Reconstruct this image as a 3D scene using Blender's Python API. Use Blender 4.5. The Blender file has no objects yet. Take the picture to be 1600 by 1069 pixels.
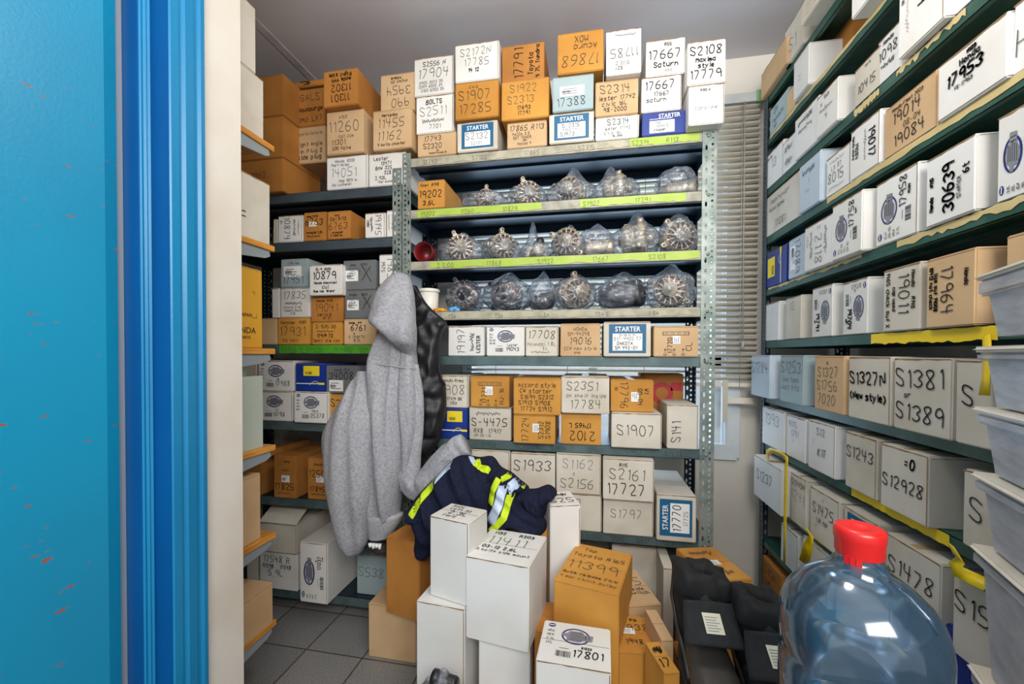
import bpy, bmesh, math, random
from mathutils import Vector, Matrix, noise
from mathutils.bvhtree import BVHTree
random.seed(7)
C = bpy.context.scene.collection
PI = math.pi

# ------------------------------------------------------------------ camera
HC = 1.15                                   # camera height above the floor
FPX, YAW, PITCH, ROLL, CX, CY = 633.77, 0.187217, -0.0136656, 0.0034741, 800.0, 562.42
_f = Vector((-math.sin(YAW)*math.cos(PITCH), math.cos(YAW)*math.cos(PITCH), math.sin(PITCH)))
_r0 = Vector((math.cos(YAW), math.sin(YAW), 0)); _u0 = _r0.cross(_f)
_r = _r0*math.cos(ROLL) + _u0*math.sin(ROLL)
_u = -_r0*math.sin(ROLL) + _u0*math.cos(ROLL)
cam_d = bpy.data.cameras.new('camera'); cam = bpy.data.objects.new('camera', cam_d); C.objects.link(cam)
cam_d.sensor_width = 36; cam_d.lens = FPX/1600*36; cam_d.shift_y = (CY-534.5)/1600
cam_d.clip_start = 0.02
M = Matrix((( _r.x, _u.x, -_f.x, 0), (_r.y, _u.y, -_f.y, 0), (_r.z, _u.z, -_f.z, HC), (0,0,0,1)))
cam.matrix_world = M
bpy.context.scene.camera = cam

def ray(u, v): return _f + _r*((u-CX)/FPX) - _u*((v-CY)/FPX)
def onY(u, v, Y): d = ray(u, v); p = d*(Y/d.y); p.z += HC; return p
def onX(u, v, X): d = ray(u, v); p = d*(X/d.x); p.z += HC; return p
def onZ(u, v, Z): d = ray(u, v); p = d*((Z-HC)/d.z); p.z += HC; return p

# ------------------------------------------------------------------ light, exposure
sc = bpy.context.scene
sc.view_settings.view_transform = 'Standard'; sc.view_settings.look = 'None'
sc.view_settings.gamma = 1; sc.view_settings.use_curve_mapping = False
sc.view_settings.exposure = 0.0
W = bpy.data.worlds.new('world'); sc.world = W; W.use_nodes = True
W.node_tree.nodes['Background'].inputs[0].default_value = (0.84, 0.91, 1.0, 1)
W.node_tree.nodes['Background'].inputs[1].default_value = 0.8
def area(name, loc, target, sx, sy, power, col):
    l = bpy.data.lights.new(name, 'AREA'); l.shape = 'RECTANGLE'; l.size = sx; l.size_y = sy
    l.energy = power; l.color = col
    o = bpy.data.objects.new(name, l); C.objects.link(o); o.location = loc
    o.rotation_euler = (Vector(target)-Vector(loc)).to_track_quat('-Z', 'Y').to_euler()
    return o
area('hall_fill_light', (0.45, -1.0, 2.1), (0.0, 1.5, 1.5), 1.3, 0.8, 54, (1.0, 0.955, 0.89))  # unseen area light added behind the camera for soft frontal fill
lp = bpy.data.lights.new('storeroom_fill_light', 'POINT'); lp.energy = 21; lp.shadow_soft_size = .14; lp.color = (1.0, 0.96, 0.9)  # unseen point light added to brighten the ceiling and upper shelves
lo_ = bpy.data.objects.new('storeroom_fill_light', lp); C.objects.link(lo_); lo_.location = (0.1, 0.72, 2.12)
area('window_daylight', (0.0, 2.4, 1.5), (0.0, 0.0, 1.5), 2.2, 2.2, 60, (0.62, 0.80, 1.0))

# ------------------------------------------------------------------ materials
def lin(c):
    r = []
    for x in c:
        x /= 255.0; r.append(x/12.92 if x <= .04045 else ((x+.055)/1.055)**2.4)
    return (*r, 1)
MATS = {}
def mat(name, col, rough=.6, metal=0, var=.0, nscale=8, ncol=None, namt=.25, bump=0, bscale=60, spec=.5, corr=0, obj=False, stretch=None):
    """principled; `ncol` mixes in by noise; `var` random value per object; `bump` fine noise bump; corr corrugation bump"""
    if name in MATS: return MATS[name]
    m = bpy.data.materials.new(name); m.use_nodes = True; nt = m.node_tree; N = nt.nodes; L = nt.links
    b = N['Principled BSDF']; b.inputs['Roughness'].default_value = rough; b.inputs['Metallic'].default_value = metal
    b.inputs['Specular IOR Level'].default_value = spec
    tc = N.new('ShaderNodeTexCoord'); vec = tc.outputs['Object']
    if stretch:
        mp = N.new('ShaderNodeMapping'); mp.inputs['Scale'].default_value = stretch; L.new(vec, mp.inputs[0]); vec = mp.outputs[0]
    c = N.new('ShaderNodeRGB'); c.outputs[0].default_value = lin(col); out = c.outputs[0]
    if ncol:
        n = N.new('ShaderNodeTexNoise'); n.inputs['Scale'].default_value = nscale; n.inputs['Detail'].default_value = 6
        n.noise_dimensions = '4D'
        oi = N.new('ShaderNodeObjectInfo'); mu = N.new('ShaderNodeMath'); mu.operation = 'MULTIPLY'; mu.inputs[1].default_value = 40
        L.new(oi.outputs['Random'], mu.inputs[0]); L.new(mu.outputs[0], n.inputs['W'])
        L.new(vec, n.inputs['Vector'])
        rp = N.new('ShaderNodeValToRGB'); rp.color_ramp.elements[0].position = .52-namt*.5; rp.color_ramp.elements[1].position = .62+.1
        L.new(n.outputs[0], rp.inputs[0])
        mx = N.new('ShaderNodeMix'); mx.data_type = 'RGBA'; L.new(rp.outputs[0], mx.inputs['Factor'])
        L.new(out, mx.inputs['A']); mx.inputs['B'].default_value = lin(ncol); out = mx.outputs['Result']
    if var:
        oi = N.new('ShaderNodeObjectInfo'); mr = N.new('ShaderNodeMapRange'); mr.inputs[3].default_value = 1-var; mr.inputs[4].default_value = 1+var*.6
        L.new(oi.outputs['Random'], mr.inputs[0]); hs = N.new('ShaderNodeHueSaturation'); L.new(mr.outputs[0], hs.inputs['Value'])
        L.new(out, hs.inputs['Color']); out = hs.outputs[0]
    L.new(out, b.inputs['Base Color'])
    h = None
    if bump:
        n2 = N.new('ShaderNodeTexNoise'); n2.inputs['Scale'].default_value = bscale; n2.inputs['Detail'].default_value = 4; L.new(vec, n2.inputs['Vector']); h = n2.outputs[0]
    if corr:
        w = N.new('ShaderNodeTexWave'); w.inputs['Scale'].default_value = 60; w.bands_direction = 'Z'; L.new(tc.outputs['Object'], w.inputs[0])
        w.inputs['Distortion'].default_value = .6
        if h:
            ad = N.new('ShaderNodeMath'); ad.operation = 'MULTIPLY_ADD'; L.new(w.outputs['Fac'], ad.inputs[0]); ad.inputs[1].default_value = .22*corr; L.new(h, ad.inputs[2]); h = ad.outputs[0]
        else: h = w.outputs['Fac']
    if h:
        bp = N.new('ShaderNodeBump'); bp.inputs['Strength'].default_value = bump or corr*.3; bp.inputs['Distance'].default_value = .002
        L.new(h, bp.inputs['Height']); L.new(bp.outputs[0], b.inputs['Normal'])
    MATS[name] = m; return m
K = dict(
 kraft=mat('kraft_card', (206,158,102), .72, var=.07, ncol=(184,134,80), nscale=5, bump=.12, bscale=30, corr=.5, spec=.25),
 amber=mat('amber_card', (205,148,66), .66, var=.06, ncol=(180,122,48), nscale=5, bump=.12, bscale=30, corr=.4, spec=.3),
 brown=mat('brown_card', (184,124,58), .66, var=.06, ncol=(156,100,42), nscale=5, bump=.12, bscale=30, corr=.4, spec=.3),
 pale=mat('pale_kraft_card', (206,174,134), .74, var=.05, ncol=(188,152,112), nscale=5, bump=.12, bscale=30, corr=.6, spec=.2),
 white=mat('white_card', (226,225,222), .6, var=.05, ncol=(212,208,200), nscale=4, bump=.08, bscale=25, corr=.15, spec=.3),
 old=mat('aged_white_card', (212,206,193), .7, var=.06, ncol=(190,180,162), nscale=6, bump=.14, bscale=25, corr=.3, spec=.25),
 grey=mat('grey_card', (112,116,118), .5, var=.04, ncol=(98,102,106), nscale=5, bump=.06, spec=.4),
 slate=mat('pale_blue_grey_card', (158,176,178), .6, var=.04, ncol=(144,162,166), nscale=5, bump=.06, spec=.3),
 sky=mat('pale_blue_card', (190,202,212), .6, var=.03, ncol=(176,190,202), nscale=5, bump=.06, spec=.3),
 blue=mat('deep_blue_card', (22,56,146), .4, var=.05, ncol=(18,44,120), nscale=5, spec=.5),
 yellow=mat('yellow_card', (226,170,52), .45, var=.02, ncol=(206,150,44), nscale=3, bump=.05, spec=.4),
 sage=mat('sage_grey_card', (184,194,180), .55, ncol=(172,182,170), nscale=3, bump=.05, corr=.3, spec=.3),
)
EDGE = mat('raw_board_edge', (150,116,76), .8, ncol=(110,84,56), nscale=40)
INK = mat('black_marker_ink', (28,26,28), .6); PEN = mat('pencil_grey_ink', (92,88,86), .6); MID = mat('ballpoint_ink', (58,56,60), .6)
PAPER = mat('white_paper', (232,232,230), .6); TEAL = mat('teal_print', (16,92,132), .5); NAVY = mat('navy_print', (24,36,110), .5)
PGREY = mat('grey_print', (128,130,138), .5); PYEL = mat('yellow_print', (240,214,40), .5); PRED = mat('red_print', (176,30,44), .5)
PWHITE = mat('white_print', (236,238,240), .5); TAPE = mat('clear_packing_tape', (196,168,124), .2, ncol=(206,180,140))
INKS = {'k': INK, 'm': MID, 'p': PEN, 'w': PWHITE, 'n': NAVY, 't': TEAL}

# ------------------------------------------------------------------ object helpers
def link(name, bm, mats, parent=None, smooth=False):
    me = bpy.data.meshes.new(name); bm.normal_update(); bm.to_mesh(me); bm.free()
    for m in (mats if isinstance(mats, (list, tuple)) else [mats]): me.materials.append(m)
    if smooth:
        for p in me.polygons: p.use_smooth = True
    o = bpy.data.objects.new(name, me); C.objects.link(o)
    if parent: o.parent = parent
    return o
def tag(o, label, cat, group=None):
    o['label'] = label; o['category'] = cat
    if group: o['group'] = group
    return o
def thing(name, label, cat, loc=(0,0,0), rz=0, group=None):
    o = bpy.data.objects.new(name, None); C.objects.link(o); o.location = loc; o.rotation_euler = (0,0,rz)
    o.empty_display_size = .05
    return tag(o, label, cat, group)
def struct(name, bm, m, smooth=False):
    o = link(name, bm, m, smooth=smooth); o['kind'] = 'structure'; return o
def bx(bm, x0, x1, y0, y1, z0, z1, mi=0):
    r = bmesh.ops.create_cube(bm, size=1); vs = r['verts']
    for v in vs: v.co = Vector(((x0+x1)/2+v.co.x*(x1-x0), (y0+y1)/2+v.co.y*(y1-y0), (z0+z1)/2+v.co.z*(z1-z0)))
    for f in {f for v in vs for f in v.link_faces}: f.material_index = mi
    return vs
def tube(bm, pts, rad, n=12, cap=True, mi=0):
    pts = [Vector(p) for p in pts]; rings = []
    rads = rad if isinstance(rad, (list, tuple)) else [rad]*len(pts)
    ref = None
    for i, p in enumerate(pts):
        t = (pts[min(i+1, len(pts)-1)]-pts[max(i-1, 0)]).normalized()
        if ref is None: ref = t.orthogonal().normalized()
        ref = (ref - t*ref.dot(t)).normalized(); b = t.cross(ref)
        rings.append([bm.verts.new(p+(ref*math.cos(a)+b*math.sin(a))*rads[i]) for a in [2*PI*k/n for k in range(n)]])
    for i in range(len(rings)-1):
        for k in range(n):
            f = bm.faces.new((rings[i][k], rings[i][(k+1)%n], rings[i+1][(k+1)%n], rings[i+1][k])); f.material_index = mi; f.smooth = True
    if cap:
        bm.faces.new(rings[0][::-1]).material_index = mi; bm.faces.new(rings[-1]).material_index = mi
def lathe(bm, prof, n=48, mi=0, axis='z', cap=True):
    rings = []
    for r, z in prof:
        ring = []
        for k in range(n):
            a = 2*PI*k/n
            p = Vector((r*math.cos(a), r*math.sin(a), z)) if axis == 'z' else Vector((r*math.cos(a), z, r*math.sin(a)))
            ring.append(bm.verts.new(p))
        rings.append(ring)
    for i in range(len(rings)-1):
        for k in range(n):
            vs = (rings[i][k], rings[i][(k+1)%n], rings[i+1][(k+1)%n], rings[i+1][k])
            f = bm.faces.new(vs if axis == 'z' else vs[::-1]); f.material_index = mi; f.smooth = True
    if cap:
        for rg in (rings[0], rings[-1]):
            if (rg[0].co-rg[n//2].co).length > 1e-4: bm.faces.new(rg).material_index = mi

# ------------------------------------------------------------------ hand lettering
F = {
'0':"18 06 04 12 32 44 46 38 18",'1':"17 28 22",'2':"07 18 38 46 02 42",'3':"07 28 47 46 25 44 43 22 03",'4':"08 05 45|38 32",
'5':"48 08 05 35 44 43 32 02",'6':"38 06 03 12 32 44 35 05",'7':"08 48 12",'8':"25 07 18 38 47 25 03 12 32 43 25",'9':"46 38 18 06 15 35 46 42",
'A':"02 28 42|14 34",'B':"02 08 38 46 05|25 44 42 02",'C':"47 28 06 04 22 43",'D':"02 08 38 46 44 32 02",'E':"48 08 02 42|05 35",'F':"48 08 02|05 35",
'G':"47 28 06 04 22 42 45 25",'H':"08 02|48 42|05 45",'I':"28 22",'J':"48 43 22 03",'K':"08 02|48 05 42",'L':"08 02 42",'M':"02 08 25 48 42",
'N':"02 08 42 48",'O':"18 06 04 12 32 44 46 38 18",'P':"02 08 38 46 35 05",'Q':"18 06 04 12 32 44 46 38 18|34 42",'R':"02 08 38 46 35 05|25 42",
'S':"47 28 08 06 25 44 42 22 03",'T':"08 48|28 22",'U':"08 03 22 43 48",'V':"08 22 48",'W':"08 12 26 32 48",'X':"08 42|48 02",'Y':"08 25 48|25 22",'Z':"08 48 02 42",
'a':"46 26 05 03 22 42|46 42",'b':"08 02 32 44 35 04",'c':"46 16 04 12 42",'d':"48 42 12 04 16 46",'e':"04 44 36 16 04 12 42",'f':"48 27 22|15 45",
'g':"46 16 04 12 43|46 40 10",'h':"08 02|04 26 44 42",'i':"26 22|27 28",'j':"26 21 00|27 28",'k':"08 02|46 04 42",'l':"28 22",'m':"02 06|04 16 24 22|24 36 44 42",
'n':"02 06|04 26 44 42",'o':"16 04 12 32 44 36 16",'p':"00 06 36 44 32 02",'q':"40 46 16 04 12 43",'r':"02 06|04 26 46",'s':"46 16 05 34 43 32 02",'t':"28 23 32 42|16 46",
'u':"06 03 22 43|46 42",'v':"06 22 46",'w':"06 12 25 32 46",'x':"06 42|46 02",'y':"06 23|46 00",'z':"06 46 02 42",
'-':"15 35",'.':"22 21",'/':"02 48",'(':"38 16 14 31",')':"18 36 34 11",'=':"16 36|14 34",'#':"17 13|37 33|06 46|04 44",'~':"05 16 25 34 45",'_':"02 42",'$':"38 18 06 45 32 02|28 21"}
class Face:
    def __init__(s, O, U, V, N, w, h, rot=0):
        s.N = Vector(N); O = Vector(O); U = Vector(U); V = Vector(V); c = O+U*(w/2)+V*(h/2)
        a = math.radians(rot); s.U = U*math.cos(a)+V*math.sin(a); s.V = V*math.cos(a)-U*math.sin(a)
        s.w, s.h = (h, w) if rot in (90, 270) else (w, h)
        s.O = c - s.U*(s.w/2) - s.V*(s.h/2)
    def p(s, x, y, off): return s.O+s.U*x+s.V*y+s.N*off
def poly(bm, fc, pts, mi, off):
    f = bm.faces.new([bm.verts.new(fc.p(x, y, off)) for x, y in pts]); f.material_index = mi
def rect(bm, fc, x0, y0, x1, y1, mi, off): poly(bm, fc, [(x0,y0),(x1,y0),(x1,y1),(x0,y1)], mi, off)
def stroke(bm, fc, pts, w, mi, off):
    for a, b in zip(pts, pts[1:]):
        dx, dy = b[0]-a[0], b[1]-a[1]; l = math.hypot(dx, dy)
        if l < 1e-6: continue
        ex, ey = dx/l*w*.4, dy/l*w*.4; nx, ny = -dy/l*w/2, dx/l*w/2
        poly(bm, fc, [(a[0]-ex-nx,a[1]-ey-ny),(b[0]+ex-nx,b[1]+ey-ny),(b[0]+ex+nx,b[1]+ey+ny),(a[0]-ex+nx,a[1]-ey+ny)], mi, off)
def write(bm, fc, s, x, y, h, mi, w=.0016, off=.0018, rnd=None):
    """x,y: lower-left, h: capital height"""
    rnd = rnd or random; g = h/6.0; cx = x; sl = rnd.uniform(-.05, .16)
    for ch in s:
        if ch == ' ': cx += g*3.4; continue
        st = F.get(ch)
        if not st: cx += g*3; continue
        jy = rnd.uniform(-.35, .35)*g
        for pr in st.split('|'):
            q = [(int(t[0]), int(t[1])-2) for t in pr.split()]
            if len(q) > 2:
                r = [q[0]]
                for a, b in zip(q, q[1:]): r += [(a[0]*.72+b[0]*.28, a[1]*.72+b[1]*.28), (a[0]*.28+b[0]*.72, a[1]*.28+b[1]*.72)]
                q = r+[q[-1]]
            q = [(cx+(a+b*sl)*g*.82, y+jy+b*g) for a, b in q]
            stroke(bm, fc, q, w, mi, off)
        cx += g*(3.1 if ch in '1Ili.' else 4.9)
    return cx
def textw(s, h): return sum(h/6*(3.4 if c == ' ' else 3.1 if c in '1Ili.' else 4.9) for c in s)
FONTC = {}
def printed(bm, fc, s, x, y, h, mi, off=.0009, bold=0, wmax=None):
    if s not in FONTC:
        cu = bpy.data.curves.new('t', 'FONT'); cu.body = s; cu.size = 1; cu.offset = .012; cu.resolution_u = 3
        o = bpy.data.objects.new('t', cu); C.objects.link(o); dg = bpy.context.evaluated_depsgraph_get()
        me = bpy.data.meshes.new_from_object(o.evaluated_get(dg)); bpy.data.objects.remove(o); bpy.data.curves.remove(cu)
        vs = [v.co.copy() for v in me.vertices]; fs = [list(p.vertices) for p in me.polygons]; bpy.data.meshes.remove(me)
        FONTC[s] = (vs, fs, max(v.x for v in vs), max(v.y for v in vs))
    vs, fs, mw, mh = FONTC[s]; k = h/mh; kx = k if not wmax else min(k*1.3, wmax/mw)
    nv = [bm.verts.new(fc.p(x+v.x*kx, y+v.y*k, off)) for v in vs]
    for f in fs:
        try: ff = bm.faces.new([nv[i] for i in f]); ff.material_index = mi
        except ValueError: pass
    return mw*kx
def layout(bm, fc, lines, w, rnd, x0=.06, x1=.95, y0=.08, y1=.9, mis=None, k=1):
    """stack of hand written lines; '*' prefix large, '^' small; @k/@m/@p picks the ink"""
    items = []
    for ln in lines.split('/'):
        wt = 1.0; ink = w
        while ln and ln[0] in '*^@':
            if ln[0] == '*': wt = 2.0; ln = ln[1:]
            elif ln[0] == '^': wt = .6; ln = ln[1:]
            else: ink = ln[1]; ln = ln[2:]
        items.append((ln, wt, ink))
    tot = sum(i[1] for i in items); H = (y1-y0)*fc.h; y = y1*fc.h
    for ln, wt, ink in items:
        slot = H*wt/tot; h = slot*.70; W_ = (x1-x0)*fc.w
        tw = textw(ln, h) or 1
        if tw > W_: h *= W_/tw; tw = W_
        h = min(h, .045); tw = textw(ln, h)
        x = x0*fc.w + max(0, (W_-tw))*rnd.uniform(.15, .6)
        lw = {'k': .0027, 'm': .0019, 'p': .0015}.get(ink, .0017)*(1 if h > .014 else .62)*k
        if ln == '=scrib':
            x = x0*fc.w; pts = [(x+W_*.12+W_*.66*i/22, y-slot*(.5+(.26 if i % 2 else -.26)*rnd.random()*1.3)) for i in range(23)]; stroke(bm, fc, pts, min(lw*.8, slot*.07), mis[ink], .0018)
        else: write(bm, fc, ln, x, y-slot*.8, h, mis[ink], lw, rnd=rnd)
        y -= slot

SLOTS = ['k','m','p','w','n','t']
def faceof(w, d, h, which, rot=0):
    if which == 'front': return Face((-w/2,0,0), (1,0,0), (0,0,1), (0,-1,0), w, h, rot)
    if which == 'right': return Face((w/2,0,0), (0,1,0), (0,0,1), (1,0,0), d, h, rot)
    if which == 'left': return Face((-w/2,d,0), (0,-1,0), (0,0,1), (-1,0,0), d, h, rot)
    return Face((-w/2,0,h), (1,0,0), (0,1,0), (0,0,1), w, d, rot)
def barcode(bm, fc, x0, y0, x1, y1, mi, rnd, off=.001):
    x = x0
    while x < x1:
        bw = rnd.choice((.0008, .0014, .002)); rect(bm, fc, x, y0, min(x+bw, x1), y1, mi, off); x += bw+rnd.choice((.0008, .0016))
def ell(bm, fc, cx, cy, rx, ry, mi, off, n=28, ring=0):
    if not ring: poly(bm, fc, [(cx+rx*math.cos(2*PI*k/n), cy+ry*math.sin(2*PI*k/n)) for k in range(n)], mi, off); return
    for k in range(n):
        a, b = 2*PI*k/n, 2*PI*(k+1)/n
        poly(bm, fc, [(cx+rx*math.cos(a), cy+ry*math.sin(a)), (cx+rx*math.cos(b), cy+ry*math.sin(b)), (cx+(rx-ring)*math.cos(b), cy+(ry-ring)*math.sin(b)), (cx+(rx-ring)*math.cos(a), cy+(ry-ring)*math.sin(a))], mi, off)
NB = 0
def carton(loc, rz, w, d, h, kind, label, text='', ink='m', rot=0, face='front', deco=None, sticker=None, group=None, flaps=False, tilt=0, name='cardboard_box', k=1, edge=None, rx=0):
    """one carton: origin mid-front-bottom, front looks to local -y"""
    global NB; NB += 1; rnd = random.Random(NB*13+5)
    bm = bmesh.new(); vs = bx(bm, -w/2, w/2, 0, d, 0, h)
    for v in vs:                                    # slight real-life skew of the board
        if v.co.z > h/2: v.co.x += rnd.uniform(-1, 1)*.0012; v.co.y += rnd.uniform(0, 1)*.0004
    bmesh.ops.bevel(bm, geom=bm.edges[:], offset=min(.0028, w*.03), segments=2, affect='EDGES')
    ms = [K[kind]]+[INKS[s] for s in SLOTS]+[EDGE, PAPER, PGREY, PYEL, PRED, TAPE]
    mi = {s: i+1 for i, s in enumerate(SLOTS)}; mi.update(edge=7, paper=8, grey=9, yel=10, red=11, tape=12)
    e = edge if edge is not None else kind in ('white', 'old')
    f0 = faceof(w, d, h, 'front'); ft = faceof(w, d, h, 'top')
    # raw board edges, lid seam and flap lines
    if e:
        n = 9; xs = [w*(.01+.98*i/n) for i in range(n+1)]; ys = [h-.0030-rnd.random()*.0028 for _ in xs]
        for i in range(n): poly(bm, f0, [(xs[i], ys[i]), (xs[i+1], ys[i+1]), (xs[i+1], h-.0016), (xs[i], h-.0016)], 7, .0006)
        if rnd.random() < .5: rect(bm, f0, w-.0042, h*.02, w-.0022, h*.98, 7, .0006)
    else:
        rect(bm, f0, w*.02, h-.0045, w*.98, h-.0034, 7, .0006)
    rect(bm, ft, w*.02, d*.5-.0007, w*.98, d*.5+.0007, 7, .0006)
    if rnd.random() < .5 and face != 'top': rect(bm, ft, w*.42, d*.02, w*.58, d*.98, 12, .0004)
    for s_ in ('left', 'right'):
        fs = faceof(w, d, h, s_); rect(bm, fs, d*.02, h-.0052, d*.98, h-.0042, 7, .0006)
    fc = faceof(w, d, h, face, rot)
    x0, x1, y0, y1 = .06, .95, .08, .9
    if deco == 'starter':
        rect(bm, fc, fc.w*.11, fc.h*.1, fc.w*.9, fc.h*.93, mi['t'], .0007)
        rect(bm, fc, fc.w*.19, fc.h*.17, fc.w*.82, fc.h*.66, mi['paper'], .001)
        printed(bm, fc, 'STARTER', fc.w*.24, fc.h*.72, fc.h*.14, mi['w'], .0014, wmax=fc.w*.54)
        x0, x1, y0, y1 = .21, .81, .18, .65
    elif deco == 'logo':
        cx, cy = fc.w*.5, fc.h*.66; rx_, ry_ = fc.w*.21, fc.h*.2
        ell(bm, fc, cx, cy, rx_, ry_, mi['n'], .0007, ring=fc.w*.025)
        P8 = [(-.62,-.62),(.25,-.70),(.55,-.45),(1.15,-.42),(1.22,.30),(.60,.34),(.42,.66),(-.42,.62),(-.60,.30),(-.95,.22),(-.95,-.10),(-.64,-.16)]
        poly(bm, fc, [(cx+rx_*a, cy+ry_*b_) for a, b_ in P8], mi['grey'], .001)
        for i in range(5): rect(bm, fc, cx-rx_*(.45-.03*i), cy+ry_*(-.48+i*.22), cx+rx_*(.45+.12*(i % 3)), cy+ry_*(-.42+i*.22), mi['m'], .0013)
        rect(bm, fc, cx+rx_*.66, cy-ry_*.34, cx+rx_*.72, cy+ry_*.24, mi['m'], .0013); rect(bm, fc, cx+rx_*.9, cy-ry_*.34, cx+rx_*.95, cy+ry_*.24, mi['m'], .0013)
        ell(bm, fc, fc.w*.13, fc.h*.88, fc.w*.055, fc.h*.05, mi['n'], .0007); rect(bm, fc, fc.w*.09, fc.h*.87, fc.w*.17, fc.h*.89, mi['w'], .001)
        barcode(bm, fc, fc.w*.24, fc.h*.14, fc.w*.45, fc.h*.27, mi['k'], rnd)
        rect(bm, fc, fc.w*.28, fc.h*.33, fc.w*.42, fc.h*.345, mi['grey'], .0007)
        for i in range(4): write(bm, fc, rnd.choice(('03-05','CCL','2.4L','ELN','NEW')), fc.w*.08, fc.h*(.7-.1*i), fc.h*.05, mi['m'], .001, rnd=rnd)
        x0, x1, y0, y1 = .46, .96, .14, .42
    elif deco == 'bluebox':
        rect(bm, fc, fc.w*.28, fc.h*.55, fc.w*.82, fc.h*.9, mi['yel'], .0007); barcode(bm, fc, fc.w*.34, fc.h*.6, fc.w*.58, fc.h*.7, mi['k'], rnd)
        rect(bm, fc, fc.w*.04, fc.h*.26, fc.w*.97, fc.h*.29, mi['w'], .0007); rect(bm, fc, fc.w*.8, fc.h*.24, fc.w*.99, fc.h*.31, mi['yel'], .0011)
        stroke(bm, fc, [(fc.w*(.5+.08*i), fc.h*(.24+.12*math.sin(i*.7))) for i in range(5)], .003, mi['yel'], .0015)
        x0, x1, y0, y1 = .3, .8, .74, .88
    elif deco == 'bluestarter':
        rect(bm, fc, fc.w*.17, fc.h*.1, fc.w*.75, fc.h*.62, mi['paper'], .0007); printed(bm, fc, 'STARTER', fc.w*.38, fc.h*.72, fc.h*.17, mi['w'], .001, wmax=fc.w*.5)
        rect(bm, fc, fc.w*.17, fc.h*.68, fc.w*.7, fc.h*.7, mi['w'], .0007); x0, x1, y0, y1 = .2, .72, .15, .6
    elif deco == 'diag':
        for i in range(3): write(bm, fc, '0=#', fc.w*.05, fc.h*(.3+.2*i), fc.h*.07, mi['m'], .0012, rnd=rnd)
        rect(bm, fc, fc.w*.7, fc.h*.2, fc.w*.82, fc.h*.8, mi['m'], .0005); rect(bm, fc, fc.w*.715, fc.h*.22, fc.w*.805, fc.h*.78, 0, .0007)
        for i in range(4): ell(bm, fc, fc.w*.76, fc.h*(.29+.14*i), fc.w*.03, fc.h*.045, mi['m'], .0009, n=10, ring=.0013)
        x0, x1, y0, y1 = .12, .66, .1, .9
    elif deco == 'barcode':
        barcode(bm, fc, fc.w*.3, fc.h*.45, fc.w*.7, fc.h*.62, mi['k'], rnd); y1 = .42
    if text: layout(bm, fc, text, ink, rnd, x0, x1, y0, y1, mi, k)
    o = link(name, bm, ms); o.location = loc; o.rotation_euler = (rx, tilt, rz)
    tag(o, label, 'box', group)
    if sticker:
        sx, sy, sw, sh = sticker; b2 = bmesh.new()
        rect(b2, fc, fc.w*sx, fc.h*sy, fc.w*(sx+sw), fc.h*(sy+sh), 0, .0011)
        for i in range(3): rect(b2, fc, fc.w*(sx+sw*.12), fc.h*(sy+sh*(.2+.24*i)), fc.w*(sx+sw*rnd.uniform(.5,.88)), fc.h*(sy+sh*(.28+.24*i)), 1, .0014)
        if sw*fc.w > .04: barcode(b2, fc, fc.w*(sx+sw*.08), fc.h*(sy+sh*.3), fc.w*(sx+sw*.45), fc.h*(sy+sh*.6), 2, rnd, .0016)
        link('paper_label', b2, [PAPER, PGREY, INK], o)
    if flaps:
        for sg in (-1, 1):
            b3 = bmesh.new(); bx(b3, -w/2+.002, w/2-.002, 0, d*.45, 0, .003); fl = link('flap', b3, K[kind], o)
            fl.location = (0, 0 if sg < 0 else d, h+.001); fl.rotation_euler = ((-.0 if sg < 0 else PI)+(.55 if sg < 0 else -.16)*1.0, 0, 0)
    return o

PLACED = {}
def stackz(key, a0, a1, base):
    z = base
    for b0, b1, t in PLACED.get(key, []):
        ov = min(a1, b1)-max(a0, b0)
        if ov > .16*min(a1-a0, b1-b0): z = max(z, t)
    return z
def rowY(key, base, Y, u0, u1, vt, kind, label, text='', d=.25, dy=0, **kw):
    """box on a back-wall shelf, front plane at depth Y+dy"""
    YY = Y+dy; um = (u0+u1)/2
    vb = 0
    a = onY(u0, vt, YY).x; b = onY(u1, vt, YY).x; top = onY(um, vt, YY).z
    z = stackz(key, a, b, base); h = max(.03, top-z); PLACED.setdefault(key, []).append((a, b, top))
    return carton(((a+b)/2, YY, z), 0, (b-a)-.003, d, h-.0015, kind, label, text, **kw)
def rowX(base, X, u0, u1, vt, kind, label, text='', d=.25, pr=0, **kw):
    """box on the right-hand unit, front plane facing -x; vt = top at the far edge"""
    XX = X-pr; p = onX(u0, vt, XX); q = onX(u1, 500, XX); q.y = max(q.y, .812)
    return carton((XX, (p.y+q.y)/2, base), -PI/2, (p.y-q.y)-.003, d, p.z-base, kind, label, text, **kw)

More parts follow.
